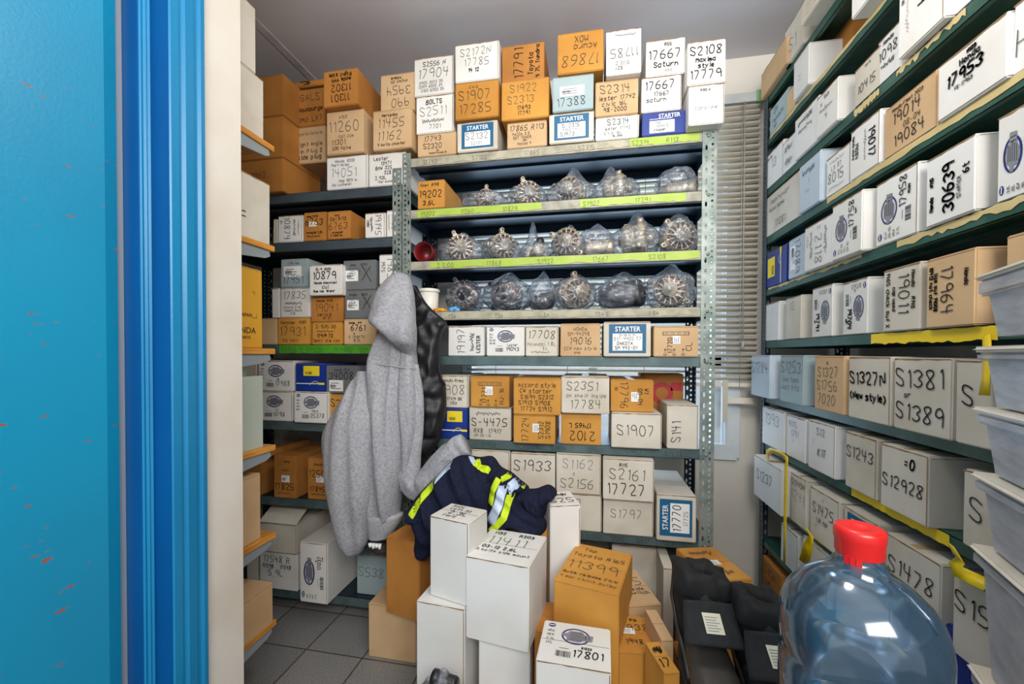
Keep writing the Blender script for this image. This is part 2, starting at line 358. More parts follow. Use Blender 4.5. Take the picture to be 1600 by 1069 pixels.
# ------------------------------------------------------------------ the room
YB = 1.60; XR = .73; YW = 2.02; ZC = 2.50
def tiles():
    m = mat('speckled_tile', (132,130,128), .45); nt = m.node_tree; N = nt.nodes; L = nt.links; b = N['Principled BSDF']
    tc = N.new('ShaderNodeTexCoord'); mp = N.new('ShaderNodeMapping'); mp.inputs['Location'].default_value = (1.066+.006, -1.386+.0, 0)
    L.new(tc.outputs['Object'], mp.inputs[0])
    br = N.new('ShaderNodeTexBrick'); br.offset = 0; br.inputs['Scale'].default_value = 1; br.inputs['Mortar Size'].default_value = .0035
    br.inputs['Brick Width'].default_value = .238; br.inputs['Row Height'].default_value = .221; br.inputs['Mortar Smooth'].default_value = .3
    br.inputs['Color1'].default_value = lin((140,139,138)); br.inputs['Color2'].default_value = lin((124,124,124)); br.inputs['Mortar'].default_value = lin((84,72,56))
    L.new(mp.outputs[0], br.inputs[0])
    n = N.new('ShaderNodeTexNoise'); n.inputs['Scale'].default_value = 260; n.inputs['Detail'].default_value = 3; L.new(tc.outputs['Object'], n.inputs[0])
    rp = N.new('ShaderNodeValToRGB'); rp.color_ramp.elements[0].position = .38; rp.color_ramp.elements[0].color = (.45,.45,.45,1); rp.color_ramp.elements[1].position = .64; rp.color_ramp.elements[1].color = (1.25,1.25,1.25,1)
    L.new(n.outputs[0], rp.inputs[0]); mx = N.new('ShaderNodeMix'); mx.data_type = 'RGBA'; mx.blend_type = 'MULTIPLY'; mx.inputs['Factor'].default_value = .8
    L.new(br.outputs[0], mx.inputs['A']); L.new(rp.outputs[0], mx.inputs['B']); L.new(mx.outputs['Result'], b.inputs['Base Color'])
    bp = N.new('ShaderNodeBump'); bp.inputs['Distance'].default_value = .002; bp.inputs['Strength'].default_value = .5; bp.invert = True
    L.new(br.outputs['Fac'], bp.inputs['Height']); L.new(bp.outputs[0], b.inputs['Normal'])
    return m
wallm = mat('off_white_wall', (222,218,208), .7, ncol=(208,203,192), nscale=3, bump=.2, bscale=25)
dirtw = mat('scuffed_white_wall', (208,202,192), .65, ncol=(200,190,176), nscale=6, namt=.1, bump=.3, bscale=18)
ceilm = mat('ceiling_paint', (206,205,212), .75, ncol=(196,196,205), nscale=2, bump=.2, bscale=12)
XL = -1.76; XRW = XR+.36
b = bmesh.new(); bx(b, -3, 2.2, -2.2, YW+.12, -.06, 0); struct('floor', b, tiles())
b = bmesh.new(); bx(b, -3, 2.2, -.3, YW+.12, ZC, ZC+.06); struct('ceiling', b, ceilm)
b = bmesh.new(); bx(b, -1.36, -1.325, .92, YW, ZC-.0025, ZC+.001); struct('trim_1', b, mat('seam_filler', (206,204,208), .7, ncol=(176,176,184), nscale=14))
b = bmesh.new(); bx(b, XL-.08, XL, .80, YW, 0, ZC); struct('wall_left', b, wallm)
b = bmesh.new(); bx(b, XRW, XRW+.08, .2, YW+.12, 0, ZC); struct('wall_right', b, wallm)
WX0, WX1, WZ0, WZ1 = -.62, .665, .70, 2.24
b = bmesh.new()
bx(b, XL-.08, WX0, YW, YW+.12, 0, ZC); bx(b, WX1, XRW, YW, YW+.12, 0, ZC)
bx(b, WX0, WX1, YW, YW+.12, 0, WZ0); bx(b, WX0, WX1, YW, YW+.12, WZ1, ZC); struct('wall_back', b, wallm)
b = bmesh.new(); bx(b, XL, XRW, YW-.012, YW-.0005, 0, .09); struct('baseboard_back', b, mat('grey_baseboard', (120,122,122), .6, ncol=(96,98,98)))
# window behind the shelving: frame, glass, casing
framem = mat('white_window_paint', (214,222,228), .5, ncol=(196,206,214))
b = bmesh.new()
for x0, x1, z0, z1 in ((WX0-.02, WX0+.03, WZ0-.02, WZ1), (WX1-.05, WX1+.012, WZ0-.02, WZ1), (WX0, WX1, WZ0-.03, WZ0+.04), (WX0, WX1, WZ1-.04, WZ1+.02)):
    bx(b, x0, x1, YW-.016-(.002 if z1-z0 < .2 else 0), YW+.03+(.002 if z1-z0 < .2 else 0), z0, z1)
for x0, x1, z0, z1 in ((WX1-.095, WX1-.055, WZ0+.04, WZ1-.04), (.0, .04, WZ0+.04, WZ1-.04), (WX0+.03, WX1-.05, 1.10, 1.15)):
    bx(b, x0, x1, YW+.03, YW+.07, z0, z1)
struct('window_1', b, framem)
gm = bpy.data.materials.new('window_glass'); gm.use_nodes = True; N = gm.node_tree.nodes; N.clear()
o_ = N.new('ShaderNodeOutputMaterial'); t_ = N.new('ShaderNodeBsdfTransparent'); t_.inputs[0].default_value = (.92,.95,.97,1); g_ = N.new('ShaderNodeBsdfGlossy'); g_.inputs[1].default_value = .05
x_ = N.new('ShaderNodeMixShader'); x_.inputs[0].default_value = .08
gm.node_tree.links.new(t_.outputs[0], x_.inputs[1]); gm.node_tree.links.new(g_.outputs[0], x_.inputs[2]); gm.node_tree.links.new(x_.outputs[0], o_.inputs[0])
b = bmesh.new(); bx(b, WX0+.02, WX1-.04, YW+.048, YW+.052, WZ0+.02, WZ1-.02); struct('window_2', b, gm)

# hallway partition with the blue door, left of the view
blueL = mat('bright_blue_gloss_paint', (10,128,178), .38, ncol=(6,118,170), nscale=3, bump=.10, bscale=140)
blueShade = mat('shaded_blue_gloss_paint', (6,90,156), .35, ncol=(4,80,144), nscale=3, bump=.08, bscale=120)  # frame blue with the shade of its camera-facing steps put into the colour
Z0, Z1 = 0, ZC
b = bmesh.new(); bx(b, -1.72, -.9, .79, .92, Z0, Z1); struct('wall_front', b, dirtw)
def prof(name, pts, m, z0=Z0, z1=Z1-.001):
    b = bmesh.new(); lo = [b.verts.new((x, y, z0)) for x, y in pts]; hi = [b.verts.new((x, y, z1)) for x, y in pts]; n = len(pts)
    for i in range(n): b.faces.new((lo[i], lo[(i+1) % n], hi[(i+1) % n], hi[i]))
    b.faces.new(lo[::-1]); b.faces.new(hi); bmesh.ops.recalc_face_normals(b, faces=b.faces[:]); return struct(name, b, m)
prof('trim_2', [(-.898,.8135),(-.892,.811),(-.886,.806),(-.884,.795),(-.890,.790),(-.890,.782),(-.883,.776),(-.880,.755),(-.886,.749),(-.886,.744),(-.880,.740),(-.879,.722),(-.882,.7195),(-.97,.7195),(-.97,.789),(-.899,.789)], blueL)
prof('trim_3', [(-.882,.7190),(-.926,.7190),(-.926,.7180),(-.97,.7180),(-.97,.7193),(-.882,.7193)], blueShade)
prof('trim_4', [(-.926,.7178),(-.923,.714),(-.926,.710),(-.923,.706),(-.926,.702),(-.924,.697),(-.926,.694),(-.99,.694),(-.99,.7178)], blueL)
prof('trim_5', [(-.926,.6938),(-.97,.6938),(-.97,.692),(-1.05,.692),(-1.05,.6936),(-.926,.6936)][:0] or [(-.926,.6938),(-.926,.6915),(-1.05,.6915),(-1.05,.6938)], blueShade)
prof('trim_6', [(-.966,.6912),(-.966,.680),(-1.0,.680),(-1.0,.6912)], mat('grey_weather_strip', (150,156,164), .6))
b = bmesh.new(); bx(b, -1.06, -1.04, .3, .70, 0, Z1); struct('door_gap_backing', b, mat('gap_shade', (20,22,26), .8))  # near-black backing, shade of the gap beside the door painted as colour
door = bmesh.new()
pr = [(-.950,.645),(-.940,.640),(-.936,.632),(-.936,-.12),(-.975,-.12),(-.975,.671),(-.953,.671)]
pr = [(-.9525,.6705),(-.9425,.6425),(-.9425,-.12),(-.985,-.12),(-.985,.6705)]
lo = [door.verts.new((x, y, .01)) for x, y in pr]; hi = [door.verts.new((x, y, 2.49)) for x, y in pr]
for i in range(5): door.faces.new((lo[i], lo[(i+1) % 5], hi[(i+1) % 5], hi[i]))
door.faces.new(lo[::-1]); door.faces.new(hi); bmesh.ops.recalc_face_normals(door, faces=door.faces[:])
doorm = mat('blue_door_paint', (4,138,178), .42, ncol=(3,128,168), nscale=2.5, bump=.16, bscale=160)
nt = doorm.node_tree; bs = nt.nodes['Principled BSDF']; src = bs.inputs['Base Color'].links[0].from_socket
tc = nt.nodes.new('ShaderNodeTexCoord'); mp = nt.nodes.new('ShaderNodeMapping'); mp.inputs['Scale'].default_value = (1, 1, 3.2); nn = nt.nodes.new('ShaderNodeTexNoise'); nn.inputs['Scale'].default_value = 26; nn.inputs['Detail'].default_value = 5
rp = nt.nodes.new('ShaderNodeValToRGB'); rp.color_ramp.elements[0].position = .69; rp.color_ramp.elements[1].position = .70
mx = nt.nodes.new('ShaderNodeMix'); mx.data_type = 'RGBA'; mx.inputs['B'].default_value = lin((150,84,66))
nt.links.new(tc.outputs['Object'], mp.inputs[0]); nt.links.new(mp.outputs[0], nn.inputs[0]); nt.links.new(nn.outputs[0], rp.inputs[0]); nt.links.new(rp.outputs[0], mx.inputs['Factor']); nt.links.new(src, mx.inputs['A']); nt.links.new(mx.outputs['Result'], bs.inputs['Base Color'])
struct('door_1', door, doorm)

# ------------------------------------------------------------------ venetian blind
slatm = mat('cream_blind_slat', (226,219,204), .45, ncol=(206,196,176), nscale=9)
bl = thing('venetian_blind', 'cream venetian blind with dusty slats hanging in front of the window', 'blind', (0, 1.962, 1.01))
BX0, BX1 = -.60, .728
s = bmesh.new(); z = .035; i = 0
while z < 1.235:
    sag = .004*math.sin(i*1.7)
    r0 = [(-.0095, .0085), (-.0045, .0025), (.0025, -.0030), (.0095, -.0065)]
    A = [s.verts.new((BX0, y, z+zz)) for y, zz in r0]; Bq = [s.verts.new((BX1, y, z+zz-.002+sag*.5)) for y, zz in r0]
    for k in range(3): s.faces.new((A[k], Bq[k], Bq[k+1], A[k+1])).smooth = True
    z += .0255; i += 1
sl = link('slats', s, slatm, bl); sl.modifiers.new('t', 'SOLIDIFY').thickness = .0008
s = bmesh.new(); bx(s, BX0-.01, BX1+.005, -.02, .02, 1.245, 1.285); link('headrail', s, mat('metal_headrail', (196,200,200), .4, ncol=(170,176,176)), bl)
s = bmesh.new(); bx(s, BX1-.02, BX1+.015, -.022, .022, 1.242, 1.290); link('end_bracket', s, mat('green_plastic_clip', (136,172,134), .5), bl)
s = bmesh.new(); bx(s, BX0, BX1, -.012, .012, 0, .016); bx(s, .60, BX1, -.014, .012, -.075, -.05); link('bottom_rail', s, slatm, bl)
s = bmesh.new()
for x in (-.45, -.1, .25, .655): tube(s, [(x, -.014, 1.25), (x, -.014, .0)], .0013, 6)
tube(s, [(.662, -.02, 1.25), (.664, -.022, .18)], .002, 6); tube(s, [(.664, -.022, .20), (.664, -.022, .165)], .006, 8)
link('cord', s, mat('grey_cord', (170,166,160), .7), bl)
s = bmesh.new(); bx(s, .585, .607, -.018, -.012, -.16, .03); link('wand', s, mat('grubby_white_plastic', (196,190,176), .5), bl)

# ------------------------------------------------------------------ shelving
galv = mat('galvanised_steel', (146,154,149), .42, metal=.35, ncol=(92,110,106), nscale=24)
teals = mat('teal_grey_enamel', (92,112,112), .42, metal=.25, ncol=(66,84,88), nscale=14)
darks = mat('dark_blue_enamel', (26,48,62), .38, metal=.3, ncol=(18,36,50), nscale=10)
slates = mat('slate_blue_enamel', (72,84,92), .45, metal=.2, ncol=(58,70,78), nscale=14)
dusty = mat('dusty_beige_enamel', (168,164,148), .6, ncol=(128,126,112), nscale=30)
greens = mat('dark_green_enamel', (34,78,66), .42, metal=.1, ncol=(60,100,90), nscale=16, namt=.1)
tan = mat('tan_masking_tape', (206,184,132), .6, ncol=(188,168,116), nscale=20)
dtape = mat('grimy_masking_tape', (178,172,150), .65, ncol=(140,134,116), nscale=26)
gtape = mat('lime_green_tape', (158,184,62), .5, ncol=(172,194,84), nscale=18)
gtape2 = mat('vivid_green_tape', (70,150,34), .5, ncol=(84,160,44), nscale=18)
ytape = mat('yellow_tape', (238,206,20), .4, ncol=(224,188,16), nscale=12)
def perf(bm, w, L, holes, plane):
    """thin punched strip; holes=[(x, hw, hh, pitch)]. plane 'xz' or 'yz'"""
    cols = sorted(holes); xb = [0]+[(cols[i][0]+cols[i+1][0])/2 for i in range(len(cols)-1)]+[w]
    def V(x, z): return bm.verts.new((x, 0, z) if plane == 'xz' else (0, x, z))
    for ci, (hx, hw, hh, pt) in enumerate(cols):
        x0, x1 = xb[ci], xb[ci+1]; n = int(L/pt)
        for k in range(n):
            z0, z1 = k*pt, (k+1)*pt if k < n-1 else L
            zc = (k+.5)*pt
            o = [(x0,z0),(hx,z0),(x1,z0),(x1,zc),(x1,z1),(hx,z1),(x0,z1),(x0,zc)]
            a = .7; q = [(hx-hw*a,zc-hh*a),(hx,zc-hh),(hx+hw*a,zc-hh*a),(hx+hw,zc),(hx+hw*a,zc+hh*a),(hx,zc+hh),(hx-hw*a,zc+hh*a),(hx-hw,zc)]
            ov = [V(*t) for t in o]; qv = [V(*t) for t in q]
            for j in range(8): bm.faces.new((ov[j], ov[(j+1) % 8], qv[(j+1) % 8], qv[j]))
def post(parent, x, y, L, sx, sy, m, wf=.05, ws=.035, name='post'):
    """L-angle: front flange runs sx*wf along x, side flange sy*ws along y"""
    bm = bmesh.new(); perf(bm, wf, L, [(wf*.3, .0045, .0050, .0205), (wf*.72, .0042, .0105, .041)], 'xz')
    b2 = bmesh.new(); perf(b2, ws, L, [(ws*.5, .0045, .0050, .0205)], 'yz')
    me = bpy.data.meshes.new('tmp'); b2.to_mesh(me); b2.free(); bm.from_mesh(me); bpy.data.meshes.remove(me)
    bmesh.ops.scale(bm, vec=(sx, sy, 1), verts=bm.verts); bmesh.ops.recalc_face_normals(bm, faces=bm.faces)
    o = link(name, bm, m, parent); o.location = (x, y, 0); o.modifiers.new('t', 'SOLIDIFY').thickness = .0018; return o
def shelf(parent, x0, x1, y0, y1, ztop, lip, m, mlip=None, name='shelf'):
    bm = bmesh.new(); t = .0015
    bx(bm, x0, x1, y0, y1, ztop-t, ztop, 0)
    bx(bm, x0, x1, y1-t, y1, ztop-lip, ztop, 0); bx(bm, x0, x1, y0, y0+t, ztop-lip, ztop, 1)
    bx(bm, x0, x0+t, y0, y1, ztop-lip, ztop, 0); bx(bm, x1-t, x1, y0, y1, ztop-lip, ztop, 0)
    bx(bm, x0, x1, y0, y0+.012, ztop-lip, ztop-lip+t, 1); bx(bm, x0, x1, y1-.012, y1, ztop-lip, ztop-lip+t, 0)
    bx(bm, x0+.01, x1-.01, (y0+y1)/2-.012, (y0+y1)/2+.012, ztop-.010, ztop-t, 0)
    return link(name, bm, [m, mlip or m], parent)
def strip(parent, name, a, bq, h0, h1, m, n=(0,-1,0), seed=0, jag=.25, writing=None):
    """irregular tape strip along a shelf edge from a to b (points), thick quad band"""
    rnd = random.Random(seed); bm = bmesh.new(); a = Vector(a); bq = Vector(bq); n = Vector(n); N_ = 26; pv = []
    for i in range(N_+1):
        t = i/N_; p = a.lerp(bq, t); lo = h0+(h1-h0)*rnd.uniform(0, jag); hi = h1-(h1-h0)*rnd.uniform(0, jag*.4)
        pv.append([bm.verts.new(p+Vector((0,0,lo))), bm.verts.new(p+Vector((0,0,hi)))])
    for i in range(N_): bm.faces.new((pv[i][0], pv[i+1][0], pv[i+1][1], pv[i][1]))
    ret = bmesh.ops.extrude_face_region(bm, geom=bm.faces[:]); 
    for v in [g for g in ret['geom'] if isinstance(g, bmesh.types.BMVert)]: v.co += n*.0008
    bmesh.ops.recalc_face_normals(bm, faces=bm.faces[:])
    mats = [m, INKS['m']]
    if writing:
        d = (bq-a); L = d.length; fc = Face(a+Vector((0,0,h0)), d.normalized(), (0,0,1), n, L, h1-h0)
        tot = sum(len(s) for s in writing); x = L*.03
        for s in writing: write(bm, fc, s, x, (h1-h0)*.2, (h1-h0)*.5, 1, .0013, off=.0014, rnd=rnd); x += L/len(writing)
    return link(name, bm, mats, parent)

# unit B (right of the pair against the window)
LIP = .038
BXL, BXR = -.772, .453; BD = .30
ub = thing('shelving_unit', 'grey punched angle-post shelving unit in the middle, in front of the window blind', 'shelving unit', ((BXL+BXR)/2, YB, 0), 0, 'metal shelving units')
def loc_children(root):
    for ch in root.children: ch.location = Vector(ch.location)-root.location
BZ = [1.968, 1.753, 1.538, 1.328, 1.143, .801, .463]
Ltop = 1.99
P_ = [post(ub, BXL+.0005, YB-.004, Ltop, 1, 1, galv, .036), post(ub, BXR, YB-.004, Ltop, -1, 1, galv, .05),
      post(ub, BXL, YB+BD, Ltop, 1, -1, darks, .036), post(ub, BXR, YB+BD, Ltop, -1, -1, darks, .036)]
lips = [dusty, dusty, dusty, dusty, teals, teals, teals]
SB = []
for i, z in enumerate(BZ):
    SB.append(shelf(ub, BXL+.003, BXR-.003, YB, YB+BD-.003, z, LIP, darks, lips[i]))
def ptX(u, Y, z): return Vector((onY(u, 500, Y).x, Y, z))
def btape(i, u0, u1, m, name, seed, wr=None, a=.05, b_=.95):
    return strip(SB[i], name, ptX(u0, YB-.0008, BZ[i]-LIP), ptX(u1, YB-.0008, BZ[i]-LIP), LIP*a, LIP*b_, m, seed=seed, writing=wr)
btape(0, 652, 980, dtape, 'masking_tape', 1, ['17743', 'S2132', '17865', 'S2315'])
btape(0, 982, 1090, gtape, 'green_tape', 2, ['S2314', 'R113'])
btape(1, 652, 845, gtape, 'green_tape', 3, ['19202', '11260', '10879'])
btape(1, 905, 1070, gtape, 'green_tape', 4, ['S1907', '17791'])
btape(2, 672, 1092, gtape, 'green_tape', 5, ['2 S100', '17868', 'S1922', '17667', 'S2108'])
btape(3, 690, 1088, dtape, 'masking_tape', 6, ['YSA', 'YSA', 'SA', 'YSA L', '1 SA'], .1, .85)
btape(5, 690, 1090, teals, 'worn_tape', 7, ['S1907', 'S1908', 'TC17209', 'S1906', '17465', 'S1907', 'S1433'])
btape(6, 914, 1075, teals, 'worn_tape', 8, ['S1797', 'S515', 'S517', 'S516'])
loc_children(ub)
# bolts on posts
for z in BZ:
    for x in (BXR-.028, BXL+.018):
        q = bmesh.new(); lathe(q, [(0,0),(.006,0),(.006,.004),(0,.004)], 6, axis='y'); o = link('bolt', q, galv, ub); o.location = (x-ub.location.x, -.0095, z-LIP/2)

# unit A (left of the pair)
AXR = -.775; AXL = -1.70
ua = thing('shelving_unit', 'slate-blue metal shelving unit in the left corner behind the hanging hoodie', 'shelving unit', ((AXL+AXR)/2, YB, 0), 0, 'metal shelving units')
AZ = [1.862, 1.646, 1.190, .846, .502, .085]
for x, sx in ((AXL, 1), (AXR-.001, -1)):
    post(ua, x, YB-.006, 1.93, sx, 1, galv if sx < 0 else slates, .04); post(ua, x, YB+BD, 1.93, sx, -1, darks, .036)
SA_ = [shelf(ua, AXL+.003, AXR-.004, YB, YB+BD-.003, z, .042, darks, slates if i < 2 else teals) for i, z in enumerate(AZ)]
strip(SA_[2], 'green_tape', ptX(436, YB-.0008, AZ[2]-.042), ptX(600, YB-.0008, AZ[2]-.042), .003, .040, gtape2, seed=9, jag=.1, writing=['LEXUS 11', 'EP1.20', '19 FORD', 'S14'])
loc_children(ua)

# unit R (long right-hand unit)
RY1, RY0 = 1.905, .80; RD = .31
ur = thing('shelving_unit', 'dark green metal shelving unit along the right wall, shelves edged with peeling tape', 'shelving unit', (XR, (RY0+RY1)/2, 0), 0, 'metal shelving units')
RV = [(172,'b'), (235.7,'b'), (312,'b'), (385.5,'b'), (464,'b'), (544.6,'b'), (617,'t'), (690,'t'), (770,'t'), (841,'t'), (925,'t')]
RL = .030; RZ = [onX(1194 if k == 'b' else 1192, v, XR).z+(RL if k == 'b' else 0) for v, k in RV]
def rshelf(z):
    bm = bmesh.new(); t = .0015; x0, x1, y0, y1 = XR, XR+RD, RY0, RY1
    bx(bm, x0, x1, y0, y1, z-t, z); bx(bm, x0, x0+t, y0, y1, z-RL, z); bx(bm, x1-t, x1, y0, y1, z-RL, z)
    bx(bm, x0, x1, y0, y0+t, z-RL, z); bx(bm, x0, x1, y1-t, y1, z-RL, z); bx(bm, x0, x0+.012, y0, y1, z-RL, z-RL+t)
    bx(bm, (x0+x1)/2-.012, (x0+x1)/2+.012, y0+.01, y1-.01, z-.010, z-t)
    return link('shelf', bm, greens, ur)
SR = [rshelf(z) for z in RZ]
def ptY(u, z): p = onX(u, 500, XR-.0008); return Vector((XR-.0008, p.y, z))
def rtape(i, u0, u1, m, name, seed, a=.45, b_=1.0, jag=.45, wr=None):
    z = RZ[i]-RL; return strip(SR[i], name, ptY(u0, z), ptY(u1, z), RL*a, RL*b_, m, n=(-1,0,0), seed=seed, jag=jag, writing=wr)
rtape(1, 1200, 1440, tan, 'masking_tape', 11); rtape(2, 1330, 1368, tan, 'masking_tape', 12, .1, .9); rtape(2, 1395, 1500, tan, 'masking_tape', 13, .3, 1, .7)
rtape(3, 1290, 1640, tan, 'masking_tape', 14, .35, 1, .25); rtape(4, 1200, 1345, tan, 'masking_tape', 15, .5, 1, .6); rtape(4, 1400, 1640, tan, 'masking_tape', 16, .3, 1, .5)
rtape(5, 1362, 1560, ytape, 'yellow_tape', 17, -.05, .95, .2); rtape(7, 1335, 1490, ytape, 'yellow_tape', 18, .1, 1, .15); rtape(8, 1195, 1300, ytape, 'yellow_tape', 19, .4, 1, .2)
for x, sx in ((XR-.004, 1), (XR+RD, -1)):
    for y, sy in ((RY1+.004, -1), (RY0-.004, 1)):
        o = post(ur, x, y, 2.36, sx, sy, slates if y > 1 else greens, .035, .035)
loc_children(ur)
#BOXES
# ------------------------------------------------------------------ cartons on unit B
GB = 'cartons on the middle shelving unit'; GA = 'cartons on the left corner shelving unit'; GR = 'cartons on the right-hand shelving unit'
T = 'on top of the middle shelving unit'
def B(key, base, u0, u1, vt, kind, label, text='', **kw):
    kw.setdefault('d', .26); kw.setdefault('dy', -.004); return rowY(key, base, YB, u0, u1, vt, kind, label, text, group=GB, **kw)
z = BZ[0]
B('b0', z, 652, 713, 207, 'pale', 'pale brown carton marked 17743 and S2320, bottom row '+T, '*17743/*S2320/^ P3/^Honda Prelude 22', rot=0)
B('b0', z, 714, 778, 189, 'old', 'white carton with blue printed panel marked S2132, left of its twin in the bottom row', '*S2132/S2131', deco='starter', dy=-.012)
B('b0', z, 792, 855, 189, 'pale', 'pale brown carton marked 17865 between two blue-panelled starter cartons', '*17865 R113/MAZDA 3.5/SOT TOWER/^MPV/Mazda 4')
B('b0', z, 858, 928, 175, 'old', 'white carton with blue printed panel marked S-2315, below the pale blue-grey carton', '*S-2315/S1923 17741/*S1973', deco='starter', dy=-.012, d=.28)
B('b0', z, 930, 999, 180, 'white', 'white carton marked S2314 and 17742, bottom row '+T, '*S2314/lester 17742/civic 16L/^ 96-2000')
B('b0', z, 1003, 1072, 173, 'blue', 'blue printed starter carton with cream panel '+T, '^1756/^4004 S/^@kcooper', deco='bluestarter')
B('b0', z, 1076, 1133, 131, 'white', 'almost blank white carton above the right-hand post, under the S2108 carton', '@k^   R155 W/^ / / / Caroline / / ', dy=-.05, k=.8)
B('b0', z, 650, 709, 148, 'white', 'white carton marked BOLTS with scribbles '+T, '@kBOLTS/*@pS2511/@k=scrib/@p7701')
B('b0', z, 711, 779, 126, 'amber', 'amber carton marked Civic S1907 and 17285 '+T, '^Civic/*S1907/*17285', dy=-.03)
B('b0', z, 783, 858, 123, 'amber', 'amber carton marked S1922 and S2313 '+T, '*@pS1922/*@pS2313/17693/17791', dy=-.02)
B('b0', z, 863, 928, 117, 'slate', 'pale blue-grey carton with a barcode sticker '+T, ' / / /*17388', sticker=(.18,.42,.6,.28), dy=-.02)
B('b0', z, 930, 998, 124, 'pale', 'tan carton marked S2314 and 17742, second row '+T, '*S2314/lester 17742/civic 16L/98-2000')
B('b0', z, 1002, 1066, 118, 'white', 'white carton marked 17667 with one figure inked over, lower one of its pair', '@k*17667/@m17667/@msaturn/ ', k=1.1)
B('b0', z, 647, 709, 88, 'white', 'white carton marked 17904 with faint columns of numbers, top left of the middle stack', 'S2556 N/*17904/^0405 3542 35/^0304 6500 34/^0105 6350 35')
B('b0', z, 711, 780, 66, 'white', 'white carton marked S2172N and 17785 '+T, '*@pS2172N/*@p17785/@k14 12/ ', dy=-.03)
B('b0', z, 784, 851, 68, 'brown', 'brown carton marked 17791 sideways in black marker '+T, '@k*17791/@k^Toyota/@k^4 7L Tundra', rot=90, dy=-.01, d=.3)
B('b0', z, 871, 944, 48, 'amber', 'amber carton marked 17868 upside down, top row '+T, '*17868/Acura/MDX', rot=180, dy=-.03, d=.3)
B('b0', z, 947, 1003, 45, 'white', 'white carton marked 11785 upside down, top row '+T, '^@k   S21/^SIZE D/*11785/ /^@k=scrib', rot=180, dy=-.03)
B('b0', z, 1009, 1071, 60, 'white', 'white carton marked 17667, topmost of two '+T, '@k^     R55/@k*17667/@kSaturn/^@p  ooo', k=1.1)
B('b0', z, 1074, 1135, 62, 'white', 'white carton marked S2108 Maxima style 17779, topmost at the right end', '@k*S2108/@kMaxima/@kstyle/@k*17779', dy=-.05, k=1.1)
T = 'on the upper shelf of the middle unit'
B('b1', BZ[1], 652, 695, 281, 'amber', 'small amber carton marked 19202 3.6L beside the bagged alternators', '@k^Chev  R148/@k*19202/@k3.6L', d=.22)
z = BZ[4]; T = 'on the long row below the bagged parts'
B('b4', z, 700, 757, 509, 'white', 'white carton marked 19197 sideways, in the row level with the vest shoulder', '*19197/=scrib/^@kLESTER', rot=90)
B('b4', z, 760, 820, 509, 'white', 'white carton with blue round emblem marked 19043 '+T, '^Lester/19043', deco='logo')
B('b4', z, 821, 873, 509, 'old', 'cream carton marked 17708 '+T, '*17708/Hyundai 1.8L/^   2.L/^@k=scrib')
B('b4', z, 875, 939, 505, 'pale', 'tan carton marked SM-44248 and 19016 '+T, 'HONDA/SM-44248/*19016/CCW new style/^   plug', ink='m')
B('b4', z, 943, 1018, 502, 'old', 'cream carton with blue printed panel marked S4475 '+T, '@p^40-48-01 44/@mS17-4402 T7/@kDAKOTA/@kSM 442-01', deco='starter', dy=-.02)
B('b4', z, 1021, 1092, 509, 'pale', 'tan carton with printed handling symbols and white sticker, beside the blue-panelled carton', '*17720/ /CL', rot=90, deco='diag', sticker=(.42,.4,.26,.17), dy=-.01)
z = BZ[5]; T = 'on the middle shelf beside the vest'
B('b5', z, 686, 731, 637, 'blue', 'deep blue carton with yellow print '+T, '', deco='bluebox')
B('b5', z, 733, 799, 636, 'old', 'cream carton marked S-4475 RX8 17917, one line crossed out', '@k=scrib/*@kS-4475/@mRX8  17917/@m^04-05 1.3L')
B('b5', z, 802, 868, 648, 'amber', 'amber carton with white sticker marked 17724, under the Accord carton'.replace('the Accord carton','a tan carton of six numbers'), '*17724/ /S2312/S1908', rot=90, deco=None, sticker=(.4,.38,.3,.16), dy=-.03, d=.24)
B('b5', z, 876, 940, 645, 'amber', 'amber carton marked 17465 and 2102 upside down', '*@k2102/@k17465 L/ ', rot=180, dy=-.01)
B('b5', z, 955, 1035, 645, 'old', 'cream corrugated carton marked S1907 in large pencil', ' /*@mS1907/ ', dy=-.03, k=1.2)
B('b5', z, 1042, 1092, 632, 'old', 'tall cream corrugated carton marked S141 sideways behind the right-hand post', '@m*S141/ / ', rot=90, d=.28, dy=-.01, k=1.2)
B('b5', z, 686, 732, 586, 'old', 'cream carton marked 1908 half hidden by the vest', '^@khonda Rvms/*@m1908/^@kIN 17414 BK/^@kUSA')
B('b5', z, 735, 796, 588, 'amber', 'amber carton with sticker and numbers written sideways, above the crossed-out carton', '*17771/ /HJ-16', rot=90, deco='diag', sticker=(.4,.42,.28,.2), dy=-.01)
B('b5', z, 802, 877, 591, 'amber', 'tan carton listing S1694 S1913 17724 and S2312', 'Accord style/CW starter/S1694 S2312/S1913 S1908/17724 S1912', dy=-.035)
B('b5', z, 877, 953, 588, 'old', 'cream carton marked S2351 on shelf inside 17784', '*S2351/ on shelf inside/*17784', dy=-.03)
B('b5', z, 954, 1022, 593, 'amber', 'amber carton marked 17796 sideways with small sticker', 'W1/00-04/ /*17796/^@kS1', rot=270, sticker=(.38,.48,.3,.18), dy=-.012)
z = BZ[6]; T = 'on the lowest shelf of the middle unit'
B('b6', z, 655, 726, 775, 'old', 'aged white carton hidden behind the jacket '+T, '@pS1811')
B('b6', z, 728, 797, 772, 'old', 'aged white carton behind the high-visibility jacket '+T, '@pS1820')
B('b6', z, 799, 868, 772, 'old', 'aged white carton low on the shelf directly behind the navy sleeve', '@pS1822')
B('b6', z, 870, 941, 771, 'old', 'cream carton faintly marked 07, just right of the tall white box', '*@p07/ / ')
B('b6', z, 942, 1022, 779, 'old', 'cream carton faintly marked S1797 '+T, ' /*@pS1797/ / ', dy=-.01, k=1.2)
B('b6', z, 1026, 1089, 773, 'old', 'cream carton with blue printed panel turned sideways '+T, '*@k17770/@p 17725', deco='starter', rot=90, dy=-.03, d=.33)
